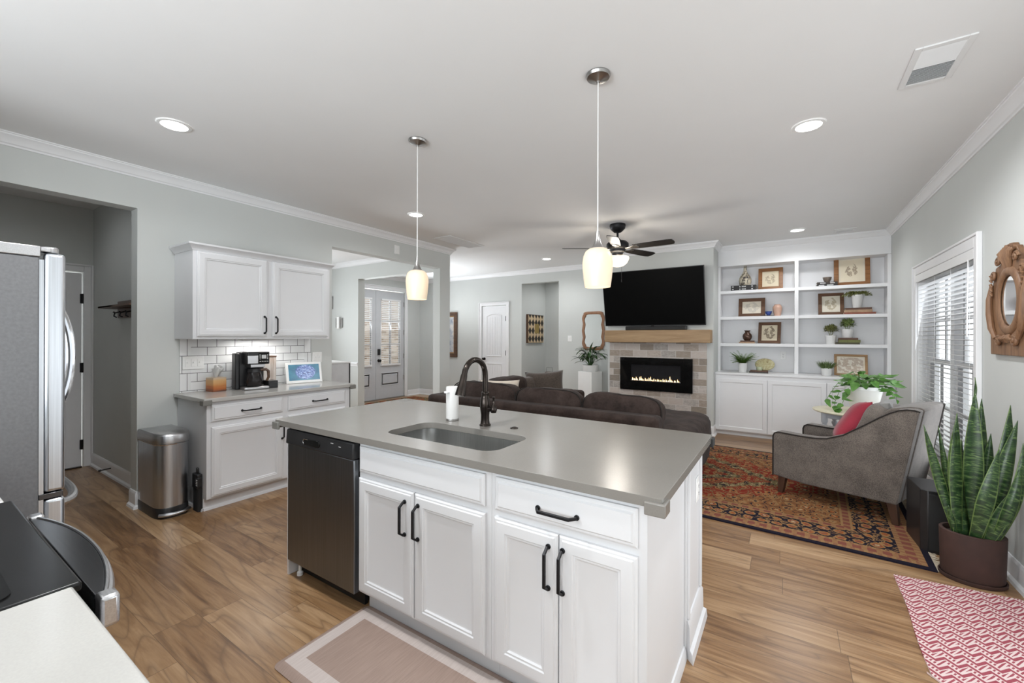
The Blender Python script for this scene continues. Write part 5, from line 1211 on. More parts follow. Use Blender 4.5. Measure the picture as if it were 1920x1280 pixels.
b = B(); b.box(-0.25, 0.25, 0.052, 0.0695, 0.18, 0.62); b.box(-0.20, -0.15, -0.02, 0.06, 0.25, 0.55); b.box(0.15, 0.20, -0.02, 0.06, 0.25, 0.55); b.go('wall_bracket', 'black', tv)
b = B(); b.box(-0.445, 0.445, -0.045, 0.045, 0, 0.062); sbr = thing('soundbar', 'long black soundbar lying on the mantel under the television', 'soundbar', (-1.650, 6.455, 1.508)); b.go('body', 'blackplastic', sbr, bevel=0.012, seg=3)
b = B(); b.box(-0.43, 0.43, -0.0465, -0.0445, 0.008, 0.054); b.go('grille', 'rubber', sbr)

# ------------------------------------------------------------ pedestal and lily, wavy mirror, art on the back wall
pdx, pdy = -2.835, 6.87; al = math.radians(-15)
pp = tag(B().box(-0.30, 0, 0, 0.30, 0, 0.790).go('plant_pedestal', 'whiteplastic', loc=(pdx, pdy, 0), rz=al, bevel=0.003), 'square white pedestal box carrying the lily left of the fireplace', 'pedestal')
def lilyf(b):
    q = random.Random(21)
    for i in range(46):
        a = 2*pi*i/46*3.0+q.uniform(-.2, .2); R_ = q.uniform(0.08, 0.20) if i % 3 else q.uniform(0.22, 0.34); hgt = q.uniform(0.12, 0.30) if i % 3 else q.uniform(0.05, 0.22)
        st = Vector((math.cos(a)*0.03, math.sin(a)*0.03, 0.11)); md = Vector((math.cos(a)*R_*0.55, math.sin(a)*R_*0.55*0.8, 0.11+hgt))
        b.tube([st, st.lerp(md, .5)+Vector((0, 0, 0.03)), md], 0.003, 5)
        dr = Vector((math.cos(a), math.sin(a)*0.8, q.uniform(-0.7, 0.35))).normalized(); b.leaf(md, md+dr*q.uniform(0.16, 0.23), q.uniform(0.055, 0.08), 0.12, 6, 'lance', 0.2)
    b.leaf((0.0, 0, 0.3), (0.07, -0.02, 0.53), 0.05, 0.1, 6); b.tube([(0, 0, 0.1), (0, 0, 0.3)], 0.003, 5)
c_ = Vector((pdx, pdy, 0.79)) + Matrix.Rotation(al, 3, 'Z') @ Vector((-0.145, 0.145, 0))
potted('peace_lily', 'dark green arching lily in a low white pot on the white pedestal', tuple(c_), 0.142, 0.115, 'lily', lilyf, flare=0.9, mpot='white')
mr = thing('wavy_mirror', 'upright mirror with a wavy brown wood frame on the wall left of the mantel', 'mirror', (-3.010, YB, 1.52))
def wavy(w, h, n, amp, r=0.09):
    pts = []
    for i in range(n):
        t = i/n; a = 2*pi*t; c, s = math.cos(a), math.sin(a); e = 0.35
        x = w/2*math.copysign(abs(c)**e, c); z = h/2*math.copysign(abs(s)**e, s)
        if abs(z) < h/2*0.90: x *= 1-amp*(0.5-0.5*math.cos(z/h*2*pi*3.0))
        pts.append((x, z))
    return pts
o1, o2 = wavy(0.450, 0.72, 128, 0.085), wavy(0.350, 0.61, 128, 0.12)
b = B(); b.loft([[(x, 0, z) for x, z in o1], [(x, -0.022, z) for x, z in o1], [(x*0.93, -0.03, z*0.96) for x, z in o1], [(x*1.02, -0.026, z*1.015) for x, z in o2], [(x, -0.008, z) for x, z in o2]], caps=False); b.go('frame', 'mirrorwood', mr, smooth=50)
b = B(); b.prism([(x*1.03, z*1.02) for x, z in o2], -0.010, -0.006, 'xz'); b.go('mirror_glass', 'mirror', mr, smooth=0)
plate('light_switch', 'single white switch plate on the wall left of the wavy mirror', (-3.493, YB, 1.372), 0, 1, 'switch', 0.085)
pa = thing('framed_painting', 'tall dark framed blue-grey painting at the end of the left wall', 'painting', (-6.62, YB, 0.935))
b = B(); w_, h_, f_ = 0.62, 1.03, 0.085
for q in ([(-w_/2, 0), (w_/2, 0), (w_/2-f_, f_), (-w_/2+f_, f_)], [(w_/2, 0), (w_/2, h_), (w_/2-f_, h_-f_), (w_/2-f_, f_)], [(w_/2, h_), (-w_/2, h_), (-w_/2+f_, h_-f_), (w_/2-f_, h_-f_)], [(-w_/2, h_), (-w_/2, 0), (-w_/2+f_, f_), (-w_/2+f_, h_-f_)]):
    b.loft([[(x, -0.0, z) for x, z in q], [(x, -0.035, z) for x, z in q]])
b.go('frame', 'walnut', pa, bevel=0.006)
b = B(); b.box(-w_/2+f_, w_/2-f_, -0.016, -0.004, f_, h_-f_); b.go('mount', 'framelight', pa, smooth=0)
b = B(); b.quad_uv([(-w_/2+f_+0.025, -0.017, f_+0.025), (w_/2-f_-0.025, -0.017, f_+0.025), (w_/2-f_-0.025, -0.017, h_-f_-0.025), (-w_/2+f_+0.025, -0.017, h_-f_-0.025)]); b.go('canvas', 'painting', pa, smooth=0, fix=False)
hb = thing('harlequin_panel', 'black and cream diamond patterned wooden panel hung in the hallway', 'wall art', (-4.586, 7.895, 1.275), pi/2)
b = B(); b.box(-0.335, 0.335, -0.045, -0.0, 0, 0.605); b.go('board', 'walnut', hb, bevel=0.003)
b = B(); b.quad_uv([(-0.318, -0.0455, 0.004), (0.334, -0.0455, 0.004), (0.334, -0.0455, 0.601), (-0.318, -0.0455, 0.601)]); b.go('pattern_face', 'harle', hb, smooth=0, fix=False)
th = thing('wall_control', 'small black control box on the side wall of the hallway', 'thermostat', (-3.790, YB+0.02, 1.385)); th.location = (-3.78, 8.40, 1.385)
b = B(); b.box(-0.055, 0.055, -0.022, 0, 0, 0.145); b.go('case', 'blackplastic', th, bevel=0.006)
b = B(); b.box(-0.04, 0.04, -0.0235, -0.0215, 0.07, 0.13); b.go('display', 'blackglass', th)
hs = thing('wooden_stand', 'dark wooden stand with a thin wire frame on top at the hallway opening', 'stand', (-4.06, 7.62, 0))
b = B(); b.box(-0.075, 0.075, -0.06, 0.06, 0, 0.69); b.prism([(0.075, 0.69), (0.075, 0.0), (0.20, 0.0), (0.20, 0.36), (0.15, 0.50)], -0.04, 0.04, 'xz'); b.go('post', 'walnut', hs, bevel=0.004)
b = B(); b.tube([(-0.07, 0, 0.69), (-0.07, 0, 0.775), (0.07, 0, 0.775), (0.07, 0, 0.69)], 0.003, 6); b.go('wire_frame', 'black', hs)

# dining side: low white cabinet and wall lamp
wcab = thing('low_white_cabinet', 'plain pale grey cabinet with a white top just inside the wide opening', 'cabinet', (-4.66, 2.55, 0))
b = B(); b.box(-0.42, 0, 0, 0.80, 0.0, 1.065); b.go('body', 'greybox', wcab) if 'greybox' in MAT else b.go('body', 'cab', wcab)
b = B(); b.box(-0.43, 0.008, -0.01, 0.812, 1.065, 1.085); b.go('top', 'whiteplastic', wcab, bevel=0.003)
b = B(); b.box(0.0, 0.006, 0.790, 0.806, 0.02, 1.06); b.go('shadow_gap_strip', 'rubber', wcab)  # black strip standing in for the shadow gap at the cabinet edge
sc = thing('wall_sconce', 'small white wall lamp between two grey metal bars beside the inner opening', 'wall lamp', (-7.025, 4.84, 1.655))
b = B(); b.box(-0.035, 0.035, -0.05, 0, -0.11, 0.11); b.go('shade', 'whiteplastic', sc, bevel=0.008)
for x in (-0.075, 0.075): b = B(); b.box(x-0.016, x+0.016, -0.03, 0, -0.09, 0.09); b.go('metal_bar', 'nickel', sc, bevel=0.004)
sg = thing('grey_wall_fixture', 'narrow grey fixture on the dining wall beside the wall cabinet edge', 'wall fixture', (-7.27, 4.84, 2.04))
b = B(); b.box(-0.03, 0.03, -0.03, 0, -0.12, 0.12); b.go('case', 'nickel', sg, bevel=0.005)
b = B(); b.box(-0.45, 0.45, -0.75, 0.75, 0.0, 0.010); tag(b.go('foyer_rug', 'rug', loc=(-6.85, 6.22, 0.001)), 'small patterned rug on the floor inside the front door', 'rug')

# nook: shelf with hooks, door stop
cs = thing('coat_rack', 'dark wooden shelf with a row of coat hooks in the dim side hall', 'coat rack', (-5.02, 1.33, 1.60))
b = B(); b.box(-0.38, 0.46, -0.020, -0.0, -0.03, 0.13); b.go('back_board', 'walnut', cs, bevel=0.003)
b = B(); b.box(-0.42, 0.0, -0.15, -0.02, 0.055, 0.075); b.box(-0.42, 0.46, -0.15, -0.02, 0.058, 0.075); b.go('shelf_board', 'walnut', cs, bevel=0.003)
for i in range(5):
    b = B(); x = -0.30+i*0.165; b.tube([(x, -0.02, 0.03), (x, -0.06, 0.015), (x, -0.065, -0.015), (x, -0.045, -0.025)], 0.006, 8); b.lathe([(0, -0.004), (0.012, 0), (0, 0.012)], (x, -0.065, 0.02), 10); b.go('hook', 'black', cs)
dsp = thing('door_stop', 'thin black spring door stop on the baseboard of the dim side hall', 'door stop', (-5.62, 1.317, 0.085))
b = B(); b.tube([(0, 0, 0), (0, -0.075, -0.004)], 0.006, 8); b.go('rod', 'black', dsp)
b = B(); b.tube([(0, -0.072, -0.004), (0, -0.090, -0.005)], 0.010, 10); b.go('tip', 'rubber', dsp)
# ------------------------------------------------------------ living room: rug, sofa, armchair
rug = thing('oriental_rug', 'large red and navy oriental rug with fringed ends under the armchair', 'rug', (-0.88, 4.785, 0.001), math.radians(-2.8))
b = B(); b.box(-1.70, 1.70, -1.215, 1.215, 0, 0.010); b.go('pile', 'rug', rug, smooth=0)
b = B()
for sgn in (-1, 1):
    for i in range(300):
        y = -1.205+2.41*i/299; l = rnd.uniform(0.025, 0.05); a = rnd.uniform(-.4, .4); x = sgn*1.70
        b.tube([(x, y, 0.006), (x+sgn*l*0.5, y+a*l*0.4, 0.004), (x+sgn*l, y+a*l, 0.002)], 0.0022, 3)
o = b.go('fringe', 'fringe', rug, smooth=0); o['kind'] = 'stuff'

so = thing('sectional_sofa', 'dark brown velvet corner sofa with its back to the kitchen island', 'sofa', (-2.19, 3.6, 0.011))
ox, oy = -2.19, 3.6
def L_(b, x0, x1, y0, y1, z0, z1): return b.box(x0-ox, x1-ox, y0-oy, y1-oy, z0, z1)
b = B(); L_(b, -3.50, -0.90, 3.60, 4.62, 0.06, 0.30); L_(b, -3.50, -2.52, 4.0, 5.72, 0.06, 0.30); b.go('base', 'velvet', so, bevel=0.03, seg=3)
b = B(); L_(b, -3.50, -0.885, 3.545, 3.745, 0.06, 0.722); b.go('back_rail', 'velvet', so, bevel=0.045, seg=4)
b = B(); L_(b, -3.50, -3.30, 3.70, 5.74, 0.06, 0.722); b.go('back_rail', 'velvet', so, bevel=0.045, seg=4)
b = B(); L_(b, -3.50, -2.47, 5.53, 5.76, 0.06, 0.615); b.go('arm', 'velvet', so, bevel=0.05, seg=4)
b = B(); b.cushion((-1.19-ox, 4.45-oy, 0.32), (1.04, 1.55, 0.50), 6, 12, 0.02, 5); b.go('chaise', 'velvet', so, smooth=180)
for k, (x0, x1) in enumerate(((-2.60, -1.72),)): b = B(); b.cushion(((x0+x1)/2-ox, 4.17-oy, 0.38), (x1-x0, 0.86, 0.20), 6, 10, 0.015, k); b.go('seat_cushion', 'velvet', so, smooth=180)
b = B(); b.cushion((-2.93-ox, 4.75-oy, 0.38), (0.80, 1.50, 0.20), 6, 10, 0.015, 9); b.go('seat_cushion', 'velvet', so, smooth=180)
def pipe(b, c, size, p=4.5, n=40, z=0.5, rot=None):
    P = []
    for i in range(n+1):
        a = -0.15*pi+1.3*pi*i/n; x, zz = math.cos(a), math.sin(a); l = (abs(x)**p+abs(zz)**p)**(1/p); v = Vector((x/l*size[0]/2*0.995, -size[1]/2*0.62, zz/l*size[2]/2*0.985))
        if rot is not None: v = rot @ v
        P.append(v+Vector(c))
    b.tube(P, 0.006, 6)
for k, (x0, x1, zt, tilt) in enumerate(((-3.30, -2.42, 0.88, 4), (-2.42, -1.66, 0.865, 5), (-1.655, -0.905, 0.862, 6))):
    R = Matrix.Rotation(math.radians(-tilt), 3, 'X'); c = ((x0+x1)/2-ox, 3.84-oy, zt-0.235); s_ = (x1-x0, 0.24, 0.46)
    b = B(); b.cushion(c, s_, 4.6, 12, 0.022, k+1, R, 0.18); o = b.go('back_cushion', 'velvet', so, smooth=180)
    b = B(); pipe(b, c, s_, 4.6, rot=R); b.go('piping', 'piping', o)
R = Matrix.Rotation(math.radians(90), 3, 'Z'); b = B(); c = (-3.17-ox, 4.72-oy, 0.63); b.cushion(c, (0.85, 0.24, 0.44), 4.5, 12, 0.02, 12, R, 0.18); b.go('back_cushion', 'velvet', so, smooth=180)
b = B()
for x, y in ((-3.44, 3.60), (-0.95, 3.60), (-3.44, 5.68), (-2.55, 5.68), (-0.80, 5.12), (-1.60, 5.12)): b.lathe([(0.03, 0.0), (0.035, 0.08)], (x-ox, y-oy, -0.0), 12)
b.go('feet', 'legwood', so)
Mx = Matrix.Translation((-2.93, 5.36, 0.665)) @ Matrix.Rotation(math.radians(28), 4, 'Z') @ Matrix.Rotation(math.radians(72), 4, 'X')
tag(B().pillow(0.56, 0.50, 0.20, 14, Matrix.Rotation(math.radians(4), 4, 'Z')).go('throw_pillow', 'velvet2', smooth=180), 'large olive brown pillow leaning in the far end of the sofa', 'pillow').matrix_world = Mx
Mx = Matrix.Translation((-3.13, 5.10, 0.625)) @ Matrix.Rotation(math.radians(62), 4, 'Z') @ Matrix.Rotation(math.radians(70), 4, 'X')
tag(B().pillow(0.50, 0.46, 0.18, 14).go('throw_pillow', 'velvet2', smooth=180), 'brown pillow slumped against the left back of the sofa', 'pillow').matrix_world = Mx
Mx = Matrix.Translation((-3.04, 4.35, 0.66)) @ Matrix.Rotation(math.radians(30), 4, 'Z') @ Matrix.Rotation(math.radians(60), 4, 'X')
tag(B().pillow(0.52, 0.44, 0.20, 14).go('throw_pillow', 'cream', smooth=180), 'cream pillow lying in the corner of the brown sofa', 'pillow').matrix_world = Mx

# armchair: local x runs front to back, local y across to the far arm
ac = thing('armchair', 'grey tweed armchair with sloping arms seen from its side on the rug', 'armchair', (-0.041, 4.485, 0.0), math.radians(-23.48))
SIDE = [(-0.050, 0.165), (-0.052, 0.520), (-0.040, 0.548), (-0.012, 0.562), (0.17, 0.560), (0.28, 0.564), (0.36, 0.578), (0.47, 0.626), (0.62, 0.741), (0.70, 0.806), (0.764, 0.850), (0.81, 0.874), (0.853, 0.885), (0.895, 0.886), (0.926, 0.878), (0.800, 0.170), (0.50, 0.160), (0.20, 0.150)]
Wc = 0.66
for k, (a0, a1) in enumerate(((-0.035, 0.060), (Wc-0.095, Wc))):
    b = B(); b.prism(SIDE, a0, a1, 'xz'); o = b.go('arm', 'tweed', ac, bevel=0.010, seg=3)
    yy = a0+0.004 if k == 0 else a0+0.002
    b = B(); top = [SIDE[i] for i in range(0, 15)]; top2 = [(x+(0.002 if i else 0), z-0.006) for i, (x, z) in enumerate(top)]
    b.tube([(x, yy-0.006, z) for x, z in top2], 0.0055, 6); b.go('piping', 'piping', o)
    if k == 0:
        b = B(); b.tube([(x, yy-0.004, z) for x, z in ((0.918, 0.872), (0.865, 0.55), (0.798, 0.178))], 0.0065, 6); b.go('piping', 'tweed', o)
b = B(); b.prism([(0.50, 0.20), (0.56, 0.45), (0.70, 0.83), (0.74, 0.866), (0.85, 0.892), (0.905, 0.893), (0.932, 0.880), (0.806, 0.172), (0.60, 0.168)], 0.055, Wc-0.09, 'xz'); b.go('backrest', 'tweed', ac, bevel=0.014, seg=3)
b = B(); b.box(-0.035, 0.60, 0.055, Wc-0.09, 0.158, 0.31); b.go('seat_base', 'tweed', ac, bevel=0.01)
b = B(); b.cushion((0.255, (Wc-0.035)/2, 0.375), (0.60, Wc-0.15, 0.15), 7, 10, 0.006, 3); b.go('seat_cushion', 'tweed', ac, smooth=180)
b = B(); R = Matrix.Rotation(math.radians(22), 3, 'Y'); b.cushion((0.585, (Wc-0.035)/2, 0.66), (0.16, Wc-0.16, 0.44), 5, 10, 0.008, 4, R); b.go('back_cushion', 'tweed', ac, smooth=180)
for x, y, zb in ((0.015, 0.012, 0.012), (0.765, 0.012, 0.012), (0.015, Wc-0.05, 0.012), (0.745, Wc-0.05, 0.0)):
    b = B(); sl = -0.018 if x < 0.3 else 0.022
    b.loft([[(x+sl-0.020, y-0.020, zb), (x+sl+0.020, y-0.020, zb), (x+sl+0.020, y+0.020, zb), (x+sl-0.020, y+0.020, zb)], [(x-0.030, y-0.030, 0.168), (x+0.030, y-0.030, 0.168), (x+0.030, y+0.030, 0.168), (x-0.030, y+0.030, 0.168)]]); b.go('leg', 'legwood', ac, bevel=0.003)
CH = Matrix.Translation((-0.041, 4.485, 0)) @ Matrix.Rotation(math.radians(-23.48), 4, 'Z')
Mx = CH @ Matrix.Translation((0.44, 0.27, 0.680)) @ Matrix.Rotation(math.radians(-72), 4, 'Z') @ Matrix.Rotation(math.radians(60), 4, 'X') @ Matrix.Rotation(math.radians(8), 4, 'Z')
tag(B().pillow(0.43, 0.44, 0.16, 16).go('throw_pillow', 'redcloth', smooth=180), 'dark red pillow leaning on the seat of the grey armchair', 'pillow').matrix_world = Mx
Mx = CH @ Matrix.Translation((0.575, 0.34, 0.700)) @ Matrix.Rotation(math.radians(-80), 4, 'Z') @ Matrix.Rotation(math.radians(62), 4, 'X')
tag(B().pillow(0.44, 0.44, 0.16, 16).go('throw_pillow', 'greypillow', smooth=180), 'grey pillow behind the red one on the armchair', 'pillow').matrix_world = Mx

# side table with pothos
TX, TY, TZ = 0.590, 5.36, 0.663
st = thing('side_table', 'oval cream-topped side table with turned grey legs behind the armchair', 'table', (TX, TY, 0.012), math.radians(-20))
b = B(); b.lathe([(0, TZ-0.026), (0.36, TZ-0.026), (0.372, TZ-0.016), (0.370, TZ-0.004), (0.36, TZ), (0, TZ)], n=48, sy=0.80); b.go('table_top', 'creamtop', st)
b = B(); b.box(-0.22, 0.22, -0.16, 0.16, TZ-0.085, TZ-0.026); b.go('apron', 'greypaint', st, bevel=0.004)
for x, y in ((-0.23, -0.15), (0.23, -0.15), (-0.23, 0.15), (0.23, 0.15)):
    b = B(); b.lathe([(0.0, 0), (0.014, 0), (0.018, 0.04), (0.013, 0.10), (0.020, 0.30), (0.024, 0.42), (0.014, 0.46), (0.026, 0.49), (0.026, 0.505), (0.016, 0.515), (0.028, 0.54), (0.028, TZ-0.03), (0, TZ-0.03)], (x, y, 0), 16); b.go('leg', 'greypaint', st)
def pothosf(b):
    q = random.Random(5)
    def lf(p, d, s): b.leaf(p, p+d.normalized()*s, s*0.72, -0.10, 6, 'heart', 0.22, up=(0.2*q.uniform(-1, 1), -0.4, 1))
    for i in range(60):
        a = q.uniform(0, 2*pi); r = q.uniform(0.03, 0.20); z = 0.27+q.uniform(0.0, 0.13)*(1-r/0.30)+0.02
        p0 = Vector((math.cos(a)*0.05, math.sin(a)*0.05, 0.22)); p = Vector((math.cos(a)*r*1.05, math.sin(a)*r*0.85, z))
        b.tube([p0, p0.lerp(p, .5)+Vector((0, 0, 0.05)), p], 0.0022, 5); lf(p, Vector((math.cos(a), math.sin(a), q.uniform(-0.9, 0.25))), q.uniform(0.085, 0.125))
    for vine in ([(-0.10, -0.08, 0.24), (-0.20, -0.12, 0.20), (-0.24, -0.13, 0.08), (-0.22, -0.14, 0.02)], [(-0.10, 0.0, 0.25), (-0.20, -0.03, 0.28), (-0.26, -0.05, 0.18), (-0.30, -0.06, 0.10)], [(0.10, -0.08, 0.26), (0.18, -0.12, 0.24), (0.22, -0.12, 0.14)], [(0.12, 0.02, 0.26), (0.19, 0.0, 0.25), (0.22, 0.0, 0.15)], [(-0.12, -0.06, 0.24), (-0.17, -0.16, 0.12), (-0.20, -0.18, 0.03)]):
        P = [Vector(v) for v in vine]; b.tube(P, 0.0025, 5)
        for k in range(1, len(P)):
            for s in (0.0, 0.5):
                p = P[k-1].lerp(P[k], s+0.4); lf(p, Vector((q.uniform(-1, 1), -0.6+q.uniform(-.4, .4), q.uniform(-1, 0.3))), q.uniform(0.07, 0.10))
potted('pothos_plant', 'leafy trailing pothos in a large white pot on the oval side table', (TX+0.045, TY-0.02, TZ+0.012), 0.150, 0.255, 'pothos', pothosf, flare=0.62)

# speaker and snake plant by the right wall
sp = thing('floor_speaker', 'black box speaker on the floor between the armchair and the brown planter', 'speaker', (0.742, 3.775, 0.0), math.radians(3))
b = B(); b.prism([(0.0, 0.030), (0.030, 0.0), (0.20, 0.0), (0.24, 0.030), (0.24, 0.32), (0.0, 0.32)], 0.0, 0.405, 'xy'); b.go('cabinet', 'blackplastic', sp, bevel=0.004)
b = B(); b.box(0.035, 0.195, -0.004, 0.0, 0.02, 0.385); b.go('grille', 'rubber', sp, bevel=0.002)
pl = thing('snake_plant', 'tall snake plant in an oval dark brown planter by the right wall', 'plant', (0.905, 3.510, 0.0))
def oval(k, z): return (k, z)
b = B(); b.lathe([(0, 0.022), (0.128, 0.022), (0.132, 0.03), (0.138, 0.262), (0.138, 0.277), (0.134, 0.280), (0.122, 0.280), (0.120, 0.24), (0, 0.24)], n=48, sx=1.0, sy=0.84); b.go('planter', 'terracotta', pl, smooth=45)
b = B(); b.lathe([(0, 0), (0.134, 0), (0.140, 0.006), (0.142, 0.024), (0.136, 0.024), (0.132, 0.010), (0, 0.010)], n=48, sy=0.84); b.go('saucer', 'terracotta', pl, smooth=45)
b = B(); b.lathe([(0, 0.256), (0.06, 0.254), (0.121, 0.248)], n=36, sy=0.84); b.go('soil', 'soil', pl)
LV = [((0.689, 3.46, 0.882), (0.835, 3.47), 0.050, 0.05), ((0.765, 3.52, 0.873), (0.84, 3.53), 0.038, 0.0), ((0.828, 3.45, 0.966), (0.835, 3.46), 0.066, 0.03), ((0.845, 3.52, 0.828), (0.855, 3.52), 0.036, 0.0), ((0.913, 3.50, 1.10), (0.905, 3.50), 0.086, 0.0), ((0.955, 3.56, 1.048), (0.945, 3.54), 0.070, 0.0),
      ((1.051, 3.50, 1.026), (0.965, 3.50), 0.080, -0.04), ((1.069, 3.47, 0.947), (0.945, 3.48), 0.078, -0.06), ((1.080, 3.44, 0.830), (0.970, 3.45), 0.055, -0.08), ((1.065, 3.42, 0.724), (0.965, 3.44), 0.055, -0.12), ((0.985, 3.42, 0.79), (0.895, 3.44), 0.074, -0.10), ((0.815, 3.44, 0.895), (0.875, 3.46), 0.075, 0.05), ((1.015, 3.41, 0.545), (0.940, 3.43), 0.062, -0.06), ((0.790, 3.44, 0.43), (0.825, 3.46), 0.030, 0.0), ((0.870, 3.55, 0.80), (0.870, 3.54), 0.060, 0.0), ((0.99, 3.55, 0.85), (0.95, 3.54), 0.065, 0.0)]
b = B()
for k, (tip, bs, wdt, ar) in enumerate(LV):
    t = (tip[0]-0.905, tip[1]-3.51, tip[2]); p = (bs[0]-0.905, bs[1]-3.51, 0.245)
    b.leaf(p, t, wdt, ar, 12, 'sword', 0.28 if k % 2 else -0.22, up=(0.35*math.sin(k*2.1), 1, 0.0), uv=True, twist=0.5*math.sin(k*1.7))
b.leaf((0.008, -0.01, 1.06), (0.006, -0.015, 1.175), 0.016, 0.06, 8, 'sword', 0.2, up=(0.5, 1, 0), uv=True, twist=1.5)
b.go('foliage', 'snake', pl, smooth=60, solid=0.003, fix=False)

# red woven mat near the patio door: cloth quad with slightly skewed edges
b = B(); NX, NY = 18, 30; c = [(0.503, 2.370), (1.030, 2.350), (1.058, 3.362), (0.535, 3.308)]; rows = []
uvl = b.bm.loops.layers.uv.new('UVMap')
for zz in (0.0, 0.006):
    g = []
    for j in range(NY+1):
        v = j/NY; r = []
        for i in range(NX+1):
            u = i/NX; x = (1-u)*(1-v)*c[0][0]+u*(1-v)*c[1][0]+u*v*c[2][0]+(1-u)*v*c[3][0]; y = (1-u)*(1-v)*c[0][1]+u*(1-v)*c[1][1]+u*v*c[2][1]+(1-u)*v*c[3][1]
            e = 0.004*math.sin(9*y) if i in (0, NX) else 0
            if j == 0 and i == 0: x -= 0.012; y += 0.05
            r.append(b.bm.verts.new((x+e-0.78, y-2.86, zz+(0.0015*noise.noise((x*6, y*6, 0))+0.0015 if zz else 0))))
        g.append(r)
    rows.append(g)
def fuv(vs, uv):
    f = b.bm.faces.new(vs)
    for lp, q in zip(f.loops, uv): lp[uvl].uv = q
for k, g in enumerate(rows):
    for j in range(NY):
        for i in range(NX):
            q = [(i, j), (i+1, j), (i+1, j+1), (i, j+1)]; q = q if k else q[::-1]
            fuv([g[b_][a_] for a_, b_ in q], [(a_/NX*0.53, b_/NY*0.97) for a_, b_ in q])
lo, hi = rows
edge = [(i, 0) for i in range(NX)]+[(NX, j) for j in range(NY)]+[(i, NY) for i in range(NX, 0, -1)]+[(0, j) for j in range(NY, 0, -1)]
for (a, c_), (d, e) in zip(edge, edge[1:]+edge[:1]): fuv([lo[c_][a], lo[e][d], hi[e][d], hi[c_][a]], [(a/NX*.53, c_/NY*.97)]*4)
tag(b.go('woven_mat', 'weave', loc=(0.78, 2.86, 0.001), smooth=60, fix=False), 'red and white zigzag woven mat at the bottom right beside the patio door', 'mat')

# carved oval mirror on the right wall (local: x along -Y seen from the room, face towards -y)
cmr = thing('carved_mirror', 'antique carved wooden mirror with an oval glass on the right wall', 'mirror', (XR, 3.620, 1.300), -pi/2)
b = B(); half = [(0.0, 0.0), (0.255, 0.0), (0.262, 0.17), (0.272, 0.30), (0.270, 0.35), (0.245, 0.395), (0.215, 0.46), (0.19, 0.51), (0.185, 0.53), (0.118, 0.545), (0.114, 0.595), (0.095, 0.625), (0.060, 0.630), (0.045, 0.648), (0.0, 0.652)]
pts = half+[(-x, z) for x, z in half[-2:0:-1]]
hole = [(0.118*math.cos(a), 0.320+0.150*math.sin(a)) for a in [2*pi*i/32 for i in range(32)]]
bm = b.bm
for P in (pts, hole):
    vs = [bm.verts.new((x, -0.026, z)) for x, z in P]
    for i in range(len(vs)): bm.edges.new((vs[i], vs[(i+1) % len(vs)]))
bmesh.ops.triangle_fill(bm, use_beauty=True, edges=bm.edges[:]); fs = bm.faces[:]
ext = bmesh.ops.extrude_face_region(bm, geom=fs); bmesh.ops.translate(bm, verts=[e for e in ext['geom'] if isinstance(e, bmesh.types.BMVert)], vec=(0, 0.026, 0))
b.go('backboard', 'carved', cmr, bevel=0.004)
def ovalring(rx, rz, r, y, n=48):
    b = B(); rings = []
    for i in range(n+1):
        a = 2*pi*i/n; c, s = math.cos(a), math.sin(a); rings.append([(c*(rx+r*math.cos(t)), y-r*0.45*math.sin(t), 0.320+s*(rz+r*math.cos(t))) for t in [2*pi*k/10 for k in range(10)]])
    b.loft(rings, caps=False); return b
ovalring(0.141, 0.174, 0.027, -0.026).go('oval_frame', 'carved', cmr, smooth=60)
b = B(); b.loft([[(x*1.05, -0.020, 0.320+(z-0.320)*1.05) for x, z in hole], [(x*0.9, -0.0225, 0.320+(z-0.320)*0.92) for x, z in hole]]); b.go('mirror_glass', 'mirror', cmr, smooth=0)
b = B()
for k in range(-3, 4):                                               # shell crest
    P = [(0.011*k, -0.027, 0.500), (0.017*k, -0.036, 0.555), (0.025*k, -0.042, 0.610-abs(k)*0.003), (0.029*k, -0.034, 0.640-abs(k)*0.009)]; b.tube(P, [0.006, 0.009, 0.0125, 0.009], 8)
b.go('crest_carving', 'carved', cmr)
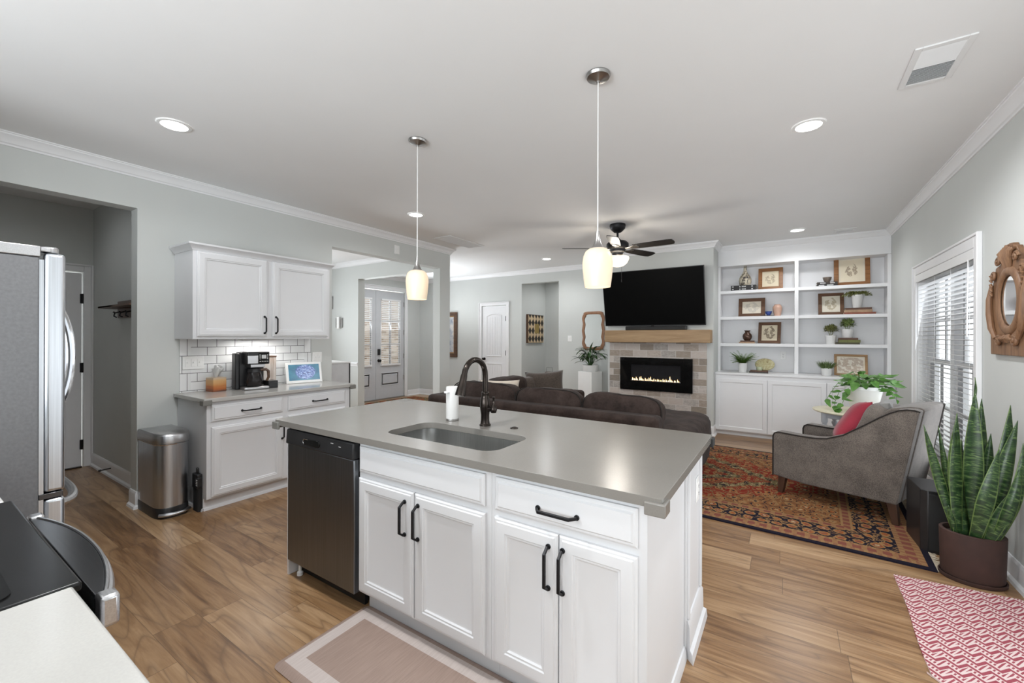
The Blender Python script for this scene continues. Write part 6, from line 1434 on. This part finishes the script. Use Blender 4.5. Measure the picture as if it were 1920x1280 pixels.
def scroll(cx, cz, r, turns, sx, m0=0.011):
    b = B(); P = []
    for i in range(22): t = i/21; a = turns*2*pi*t; rr = r*(1-0.85*t); P.append((cx+sx*rr*math.cos(a), -0.032-0.012*t, cz+rr*math.sin(a)))
    b.tube(P, [m0*(1-0.4*i/21) for i in range(22)], 8); return b
for sx in (-1, 1):
    scroll(sx*0.118, 0.560, 0.028, 1.6, sx, 0.009).go('scroll', 'carved', cmr)
    scroll(sx*0.186, 0.478, 0.030, 1.6, sx, 0.009).go('scroll', 'carved', cmr)
    scroll(sx*0.105, 0.085, 0.034, 1.7, -sx).go('scroll', 'carved', cmr)
    b = B(); b.tube([(sx*0.225, -0.03, 0.43), (sx*0.232, -0.04, 0.34), (sx*0.228, -0.04, 0.25), (sx*0.20, -0.04, 0.16), (sx*0.15, -0.036, 0.10)], [0.010, 0.015, 0.017, 0.016, 0.011], 8)
    for i in range(5): b.tube([(sx*(0.192+0.004*i), -0.036, 0.36+0.028*i), (sx*(0.212), -0.040, 0.378+0.028*i)], [0.004, 0.009], 6)
    b.go('side_carving', 'carved', cmr)
b = B()
for k in range(-3, 4): b.tube([(0.010*k, -0.030, 0.120), (0.022*k, -0.044, 0.098), (0.030*k, -0.032, 0.075+0.004*abs(k))], [0.006, 0.010, 0.006], 8)
b.go('leaf_carving', 'carved', cmr)

# ------------------------------------------------------------ repeats carry a group
GROUPS = {'book': 'books stacked on the bookcase shelves', 'framed_drawing': 'framed drawings on the bookcase shelves', 'recessed_light': 'recessed ceiling lights', 'pendant_lamp': 'pendant lamps over the island',
          'corner_guard': 'corner bumpers on the countertops', 'throw_pillow': 'pillows on the sofa and armchair', 'potted_plant': 'white potted plants on the third shelf', 'light_switch': 'wall switch plates', 'ceiling_vent': 'ceiling vents',
          'kitchen_base_cabinet': 'base cabinets beside the range', 'kitchen_countertop': 'worktops beside the range'}
for o in D.objects:
    if o.parent is None and 'label' in o and o.name.split('.')[0] in GROUPS: o['group'] = GROUPS[o.name.split('.')[0]]
